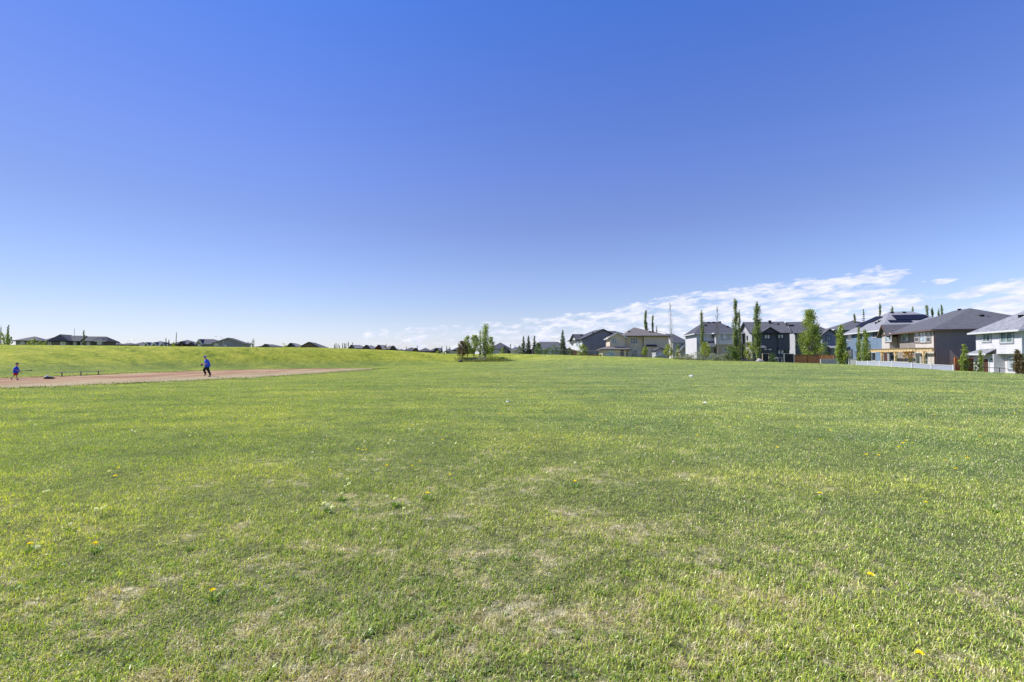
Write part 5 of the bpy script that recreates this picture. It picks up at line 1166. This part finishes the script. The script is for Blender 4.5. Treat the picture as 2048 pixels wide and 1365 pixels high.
def hand(w, d, side, s=1.0, curl=.5):
    """five finger chains from wrist w in direction d"""
    w = Vector(w); d = Vector(d).normalized(); sd = Vector(side).normalized(); up = d.cross(sd); out = [[(*w, .026*s), (*(w + d * .05*s), .034*s)]]; pm = w + d * .05*s
    for i, (o_, L) in enumerate(((-.030, .072), (-.010, .082), (.010, .076), (.028, .060))):
        k = pm + sd * o_ * s + d * .04 * s; e1 = k + (d * (1 - curl * .5) + up * curl * .6).normalized() * L * .5 * s; e2 = e1 + (d * (1 - curl) + up * curl * 1.2).normalized() * L * .5 * s
        out.append([(*pm, .034*s), (*k, .010*s), (*e1, .009*s), (*e2, .008*s)])
    t1 = w + d * .03 * s - sd * .04 * s; out.append([(*(w + d*0), .026*s), (*t1, .013*s), (*(t1 + d * .035*s - sd * .015*s), .010*s)]); return out
def head_mesh(c, r, fwd, parent, tilt=0):
    """skull with brow, eye sockets, nose, lips, chin and ears; face looks along fwd (+-1 in x)"""
    bm = bmesh.new(); bmesh.ops.create_uvsphere(bm, u_segments=28, v_segments=20, radius=1)
    def G(p, q, s): return math.exp(-((p[0]-q[0])**2 + (p[1]-q[1])**2 + (p[2]-q[2])**2) / s**2)
    for v in bm.verts:
        x_, y_, z_ = v.co; p = (x_, y_, z_); jaw = 1 - .25 * max(0, -z_)
        k = .22 * G(p, (1, 0, -.12), .2) - .06 * (G(p, (.9, .35, .1), .18) + G(p, (.9, -.35, .1), .18)) + .05 * G(p, (.95, 0, -.48), .17) + .10 * G(p, (.75, 0, -.75), .25) + .14 * (G(p, (0, 1, -.05), .18) + G(p, (0, -1, -.05), .18))
        x2 = x_ * (1 + k) * .92; v.co = Vector((x2 * fwd * r, y_ * .80 * jaw * (1 + k) * r, z_ * 1.18 * r + k * 0)) + Vector(c)
    me = bpy.data.meshes.new('head'); bm.to_mesh(me); bm.free(); me.materials.append(M['skin']); me.polygons.foreach_set('use_smooth', [True] * len(me.polygons)); o = link('head', me, parent)
    eb = MB()
    for s_ in (-1, 1):
        q_ = Vector(c) + Vector((.84 * fwd * r, s_ * .28 * r, .10 * r)); eb.cyl(q_ - Vector((.02 * fwd, 0, 0)), q_ + Vector((.012 * fwd, 0, 0)), .016, .008, 8)
    eb.build('eyes', M['hair'], o); return o
def cap_mesh(c, r, fwd, mat, parent, brim=1):
    bm = bmesh.new(); bmesh.ops.create_uvsphere(bm, u_segments=24, v_segments=14, radius=1)
    bmesh.ops.delete(bm, geom=[v for v in bm.verts if v.co.z < .05], context='VERTS')
    for v in bm.verts: v.co = Vector((v.co.x * r * 1.03, v.co.y * r * .92, v.co.z * r * 1.05 + .28 * r)) + Vector(c)
    me = bpy.data.meshes.new('cap'); bm.to_mesh(me); bm.free(); me.materials.append(mat); o = link('cap', me, parent)
    mb = MB(); n = 9; b_ = brim * fwd; top = []; bot = []
    for i in range(n):
        a_ = -1.15 + 2.3 * i / (n - 1); top.append((c[0] + b_ * r * .95 * math.cos(a_), c[1] + r * .9 * math.sin(a_), c[2] + .33 * r)); bot.append((c[0] + b_ * (r * .95 * math.cos(a_) + r * .85 * math.cos(a_ * .9)), c[1] + r * .85 * math.sin(a_), c[2] + .22 * r))
    for i in range(n - 1):
        for dz in (0, .012): mb.poly([(p[0], p[1], p[2] + dz) for p in (top[i], top[i+1], bot[i+1], bot[i])])
    mb.build('brim', mat, o); return o
def loft(name, tubes, mat, parent, n=16):
    """clothing: tubes = lists of (centre, half depth, half width); rings lie across the path"""
    vs = []; fs = []
    for tb in tubes:
        C_ = [Vector(t[0]) for t in tb]; i0 = len(vs)
        for i, (c_, ra, rb) in enumerate(tb):
            d = (C_[min(i + 1, len(tb) - 1)] - C_[max(i - 1, 0)]).normalized(); w_ = Vector((0, 1, 0)); w_ = (w_ - d * w_.dot(d)).normalized(); u_ = w_.cross(d)
            for k in range(n):
                a_ = 2 * math.pi * k / n; j_ = 1 + .035 * math.sin(k * 2.1 + i * 1.7); vs.append(tuple(C_[i] + u_ * math.cos(a_) * ra * j_ + w_ * math.sin(a_) * rb * j_))
        for i in range(len(tb) - 1):
            for k in range(n): fs.append([i0 + i*n + k, i0 + i*n + (k+1) % n, i0 + (i+1)*n + (k+1) % n, i0 + (i+1)*n + k])
        fs.append([i0 + k for k in range(n)]); fs.append([i0 + (len(tb) - 1) * n + k for k in range(n)])
    me = bpy.data.meshes.new(name); me.from_pydata(vs, [], fs); me.materials.append(mat)
    bm = bmesh.new(); bm.from_mesh(me); bmesh.ops.recalc_face_normals(bm, faces=bm.faces); bm.to_mesh(me); bm.free()
    me.polygons.foreach_set('use_smooth', [True] * len(me.polygons)); return link(name, me, parent)
# --- man jogging to the left
mx_, my_, mz_ = gpt(414, 754); man = empty('person', (mx_, my_, .012), R(27), 'man in a royal blue shirt, blue cap and black trousers jogging left over the shale', 'person')
F = -1
body = [[(0.02, 0, .92, .145), (0.0, 0, 1.08, .165), (-.03, 0, 1.26, .165), (-.07, 0, 1.40, .10), (-.10, 0, 1.47, .055), (-.125, 0, 1.53, .055)],
        [(-.03, 0, 1.26, .165), (-.06, -.19, 1.38, .065), (-.02, -.26, 1.18, .052), (-.01, -.27, 1.10, .045), (-.16, -.25, 1.02, .036), (-.25, -.22, .99, .028)],
        [(-.03, 0, 1.26, .165), (-.06, .19, 1.38, .065), (-.10, .25, 1.16, .052), (-.26, .20, 1.05, .036), (-.33, .17, 1.06, .028)],
        [(0.02, 0, .92, .145), (.00, -.11, .86, .10), (.11, -.12, .48, .062), (.25, -.11, .16, .040), (.27, -.11, .08, .04), (.14, -.12, .04, .032)],
        [(0.02, 0, .92, .145), (-.03, .11, .86, .10), (-.25, .12, .55, .062), (-.10, .12, .25, .040), (-.09, .12, .17, .038), (-.21, .12, .13, .030)]]
skin('body', body + hand((-.25, -.22, .99), (-1, .1, -.1), (0, 0, 1)) + hand((-.33, .17, 1.06), (-1, 0, .1), (0, 0, 1)), M['skin'], man)
loft('shirt', [[((.03, 0, .80), .20, .215), ((.02, 0, .92), .205, .225), ((0, 0, 1.08), .20, .225), ((-.03, 0, 1.24), .175, .225), ((-.06, 0, 1.36), .14, .20), ((-.09, 0, 1.43), .085, .11), ((-.10, 0, 1.455), .07, .075)],
    [((-.06, -.13, 1.37), .10, .10), ((-.055, -.20, 1.34), .088, .085), ((-.04, -.25, 1.22), .082, .078), ((-.03, -.265, 1.15), .082, .078)],
    [((-.06, .13, 1.37), .10, .10), ((-.07, .20, 1.33), .088, .085), ((-.09, .245, 1.22), .082, .078), ((-.10, .25, 1.17), .082, .078)]], M['shirt'], man)
loft('trousers', [[((.02, 0, .95), .17, .19), ((.02, 0, .85), .175, .195), ((.03, 0, .76), .14, .16)],
    [((.01, -.09, .84), .135, .12), ((.05, -.115, .66), .115, .105), ((.11, -.12, .48), .095, .088), ((.19, -.115, .30), .08, .075), ((.245, -.11, .13), .07, .068)],
    [((-.02, .09, .84), .135, .12), ((-.13, .115, .70), .115, .105), ((-.24, .12, .55), .10, .088), ((-.17, .12, .38), .082, .075), ((-.11, .12, .22), .07, .068)]], M['pants'], man)
for ch in ([(.285, -.11, .055, .05), (.20, -.115, .045, .05), (.10, -.12, .035, .042)], [(-.07, .12, .155, .05), (-.15, .12, .14, .048), (-.25, .12, .115, .04)]): skin('shoe', [ch], M['shoe'], man)
head_mesh((-.15, 0, 1.60), .105, -1, man); cap_mesh((-.15, 0, 1.60), .112, -1, M['cap'], man)
gl = skin('baseball_glove', [[(-.28, -.22, .98, .05), (-.36, -.21, .96, .085), (-.42, -.20, .95, .05)], [(-.36, -.21, .96, .085), (-.39, -.21, 1.06, .03)], [(-.36, -.21, .96, .085), (-.44, -.21, 1.02, .03)]], M['black'], None)
gl.location = man.location; gl.rotation_euler = man.rotation_euler; tag(gl, 'black baseball glove on the hand of the jogging man', 'glove')
# --- child walking to the right with a bat
cx0, cy0, cz0 = gpt(31.5, 760.5); kid = empty('person', (cx0, cy0, .012), R(38), 'child in a blue T-shirt, red shorts and dark cap walking right at the left edge', 'person')
body = [[(0, 0, .60, .105), (0, 0, .74, .115), (.01, 0, .88, .11), (.02, 0, .97, .06), (.025, 0, 1.01, .04), (.03, 0, 1.05, .04)],
        [(.01, 0, .88, .11), (.01, -.13, .92, .045), (-.03, -.17, .76, .036), (.10, -.15, .66, .028), (.20, -.12, .62, .022)],
        [(.01, 0, .88, .11), (.01, .13, .92, .045), (.08, .17, .78, .036), (.17, .10, .66, .028), (.21, .03, .63, .022)],
        [(0, 0, .60, .105), (.01, -.075, .54, .072), (.05, -.08, .33, .048), (.07, -.08, .12, .032), (.07, -.08, .06, .03), (.15, -.085, .03, .024)],
        [(0, 0, .60, .105), (-.01, .075, .54, .072), (-.08, .08, .33, .048), (-.235, .08, .16, .032), (-.25, .08, .11, .03), (-.19, .08, .04, .024)]]
skin('body', body + hand((.20, -.12, .62), (1, .2, -.1), (0, 0, 1), .75, .9) + hand((.21, .03, .63), (1, -.2, -.1), (0, 0, 1), .75, .9), M['skin'], kid)
loft('shirt', [[((-.01, 0, .50), .155, .165), ((0, 0, .60), .155, .17), ((0, 0, .74), .145, .165), ((.01, 0, .85), .125, .155), ((.02, 0, .92), .09, .12), ((.025, 0, .965), .05, .055)],
    [((.01, -.09, .90), .075, .075), ((.0, -.145, .87), .068, .065), ((-.02, -.165, .79), .064, .06), ((-.03, -.17, .74), .064, .06)],
    [((.01, .09, .90), .075, .075), ((.03, .145, .87), .068, .065), ((.06, .165, .81), .064, .06), ((.08, .168, .77), .064, .06)]], M['shirt2'], kid)
loft('shorts', [[((0, 0, .56), .13, .14), ((0, 0, .46), .13, .145)], [((.01, -.07, .50), .095, .085), ((.03, -.08, .40), .092, .082), ((.045, -.08, .34), .09, .08)],
    [((-.01, .07, .50), .095, .085), ((-.05, .08, .41), .092, .082), ((-.08, .08, .35), .09, .08)]], M['shorts'], kid)
for ch in ([(.05, -.08, .10, .034), (.06, -.08, .06, .034)], [(-.235, .08, .145, .034), (-.25, .08, .11, .034)]): skin('sock', [ch], M['sock'], kid)
for ch in ([(.04, -.08, .035, .038), (.11, -.08, .03, .038), (.18, -.085, .025, .03)], [(-.27, .08, .10, .038), (-.23, .08, .06, .038), (-.185, .08, .02, .03)]): skin('shoe', [ch], M['shoe'], kid)
head_mesh((.045, 0, 1.12), .088, 1, kid); cap_mesh((.045, 0, 1.12), .097, 1, M['capd'], kid, -1)
mb = MB(); hp = [Vector((.12, -.06, .615)), Vector((.40, -.10, .64)), Vector((.62, -.13, .66)), Vector((.86, -.16, .675))]
mb.cyl(hp[0] - Vector((.02, 0, 0)), hp[0], .022, .022, 10); mb.cyl(hp[0], hp[1], .012, .015, 10); mb.cyl(hp[1], hp[2], .015, .03, 10); mb.cyl(hp[2], hp[3], .03, .031, 10)
o = mb.build('baseball_bat', M['black'], None, True); o.location = kid.location; o.rotation_euler = kid.rotation_euler; tag(o, 'dark baseball bat held out in front by the child', 'bat')
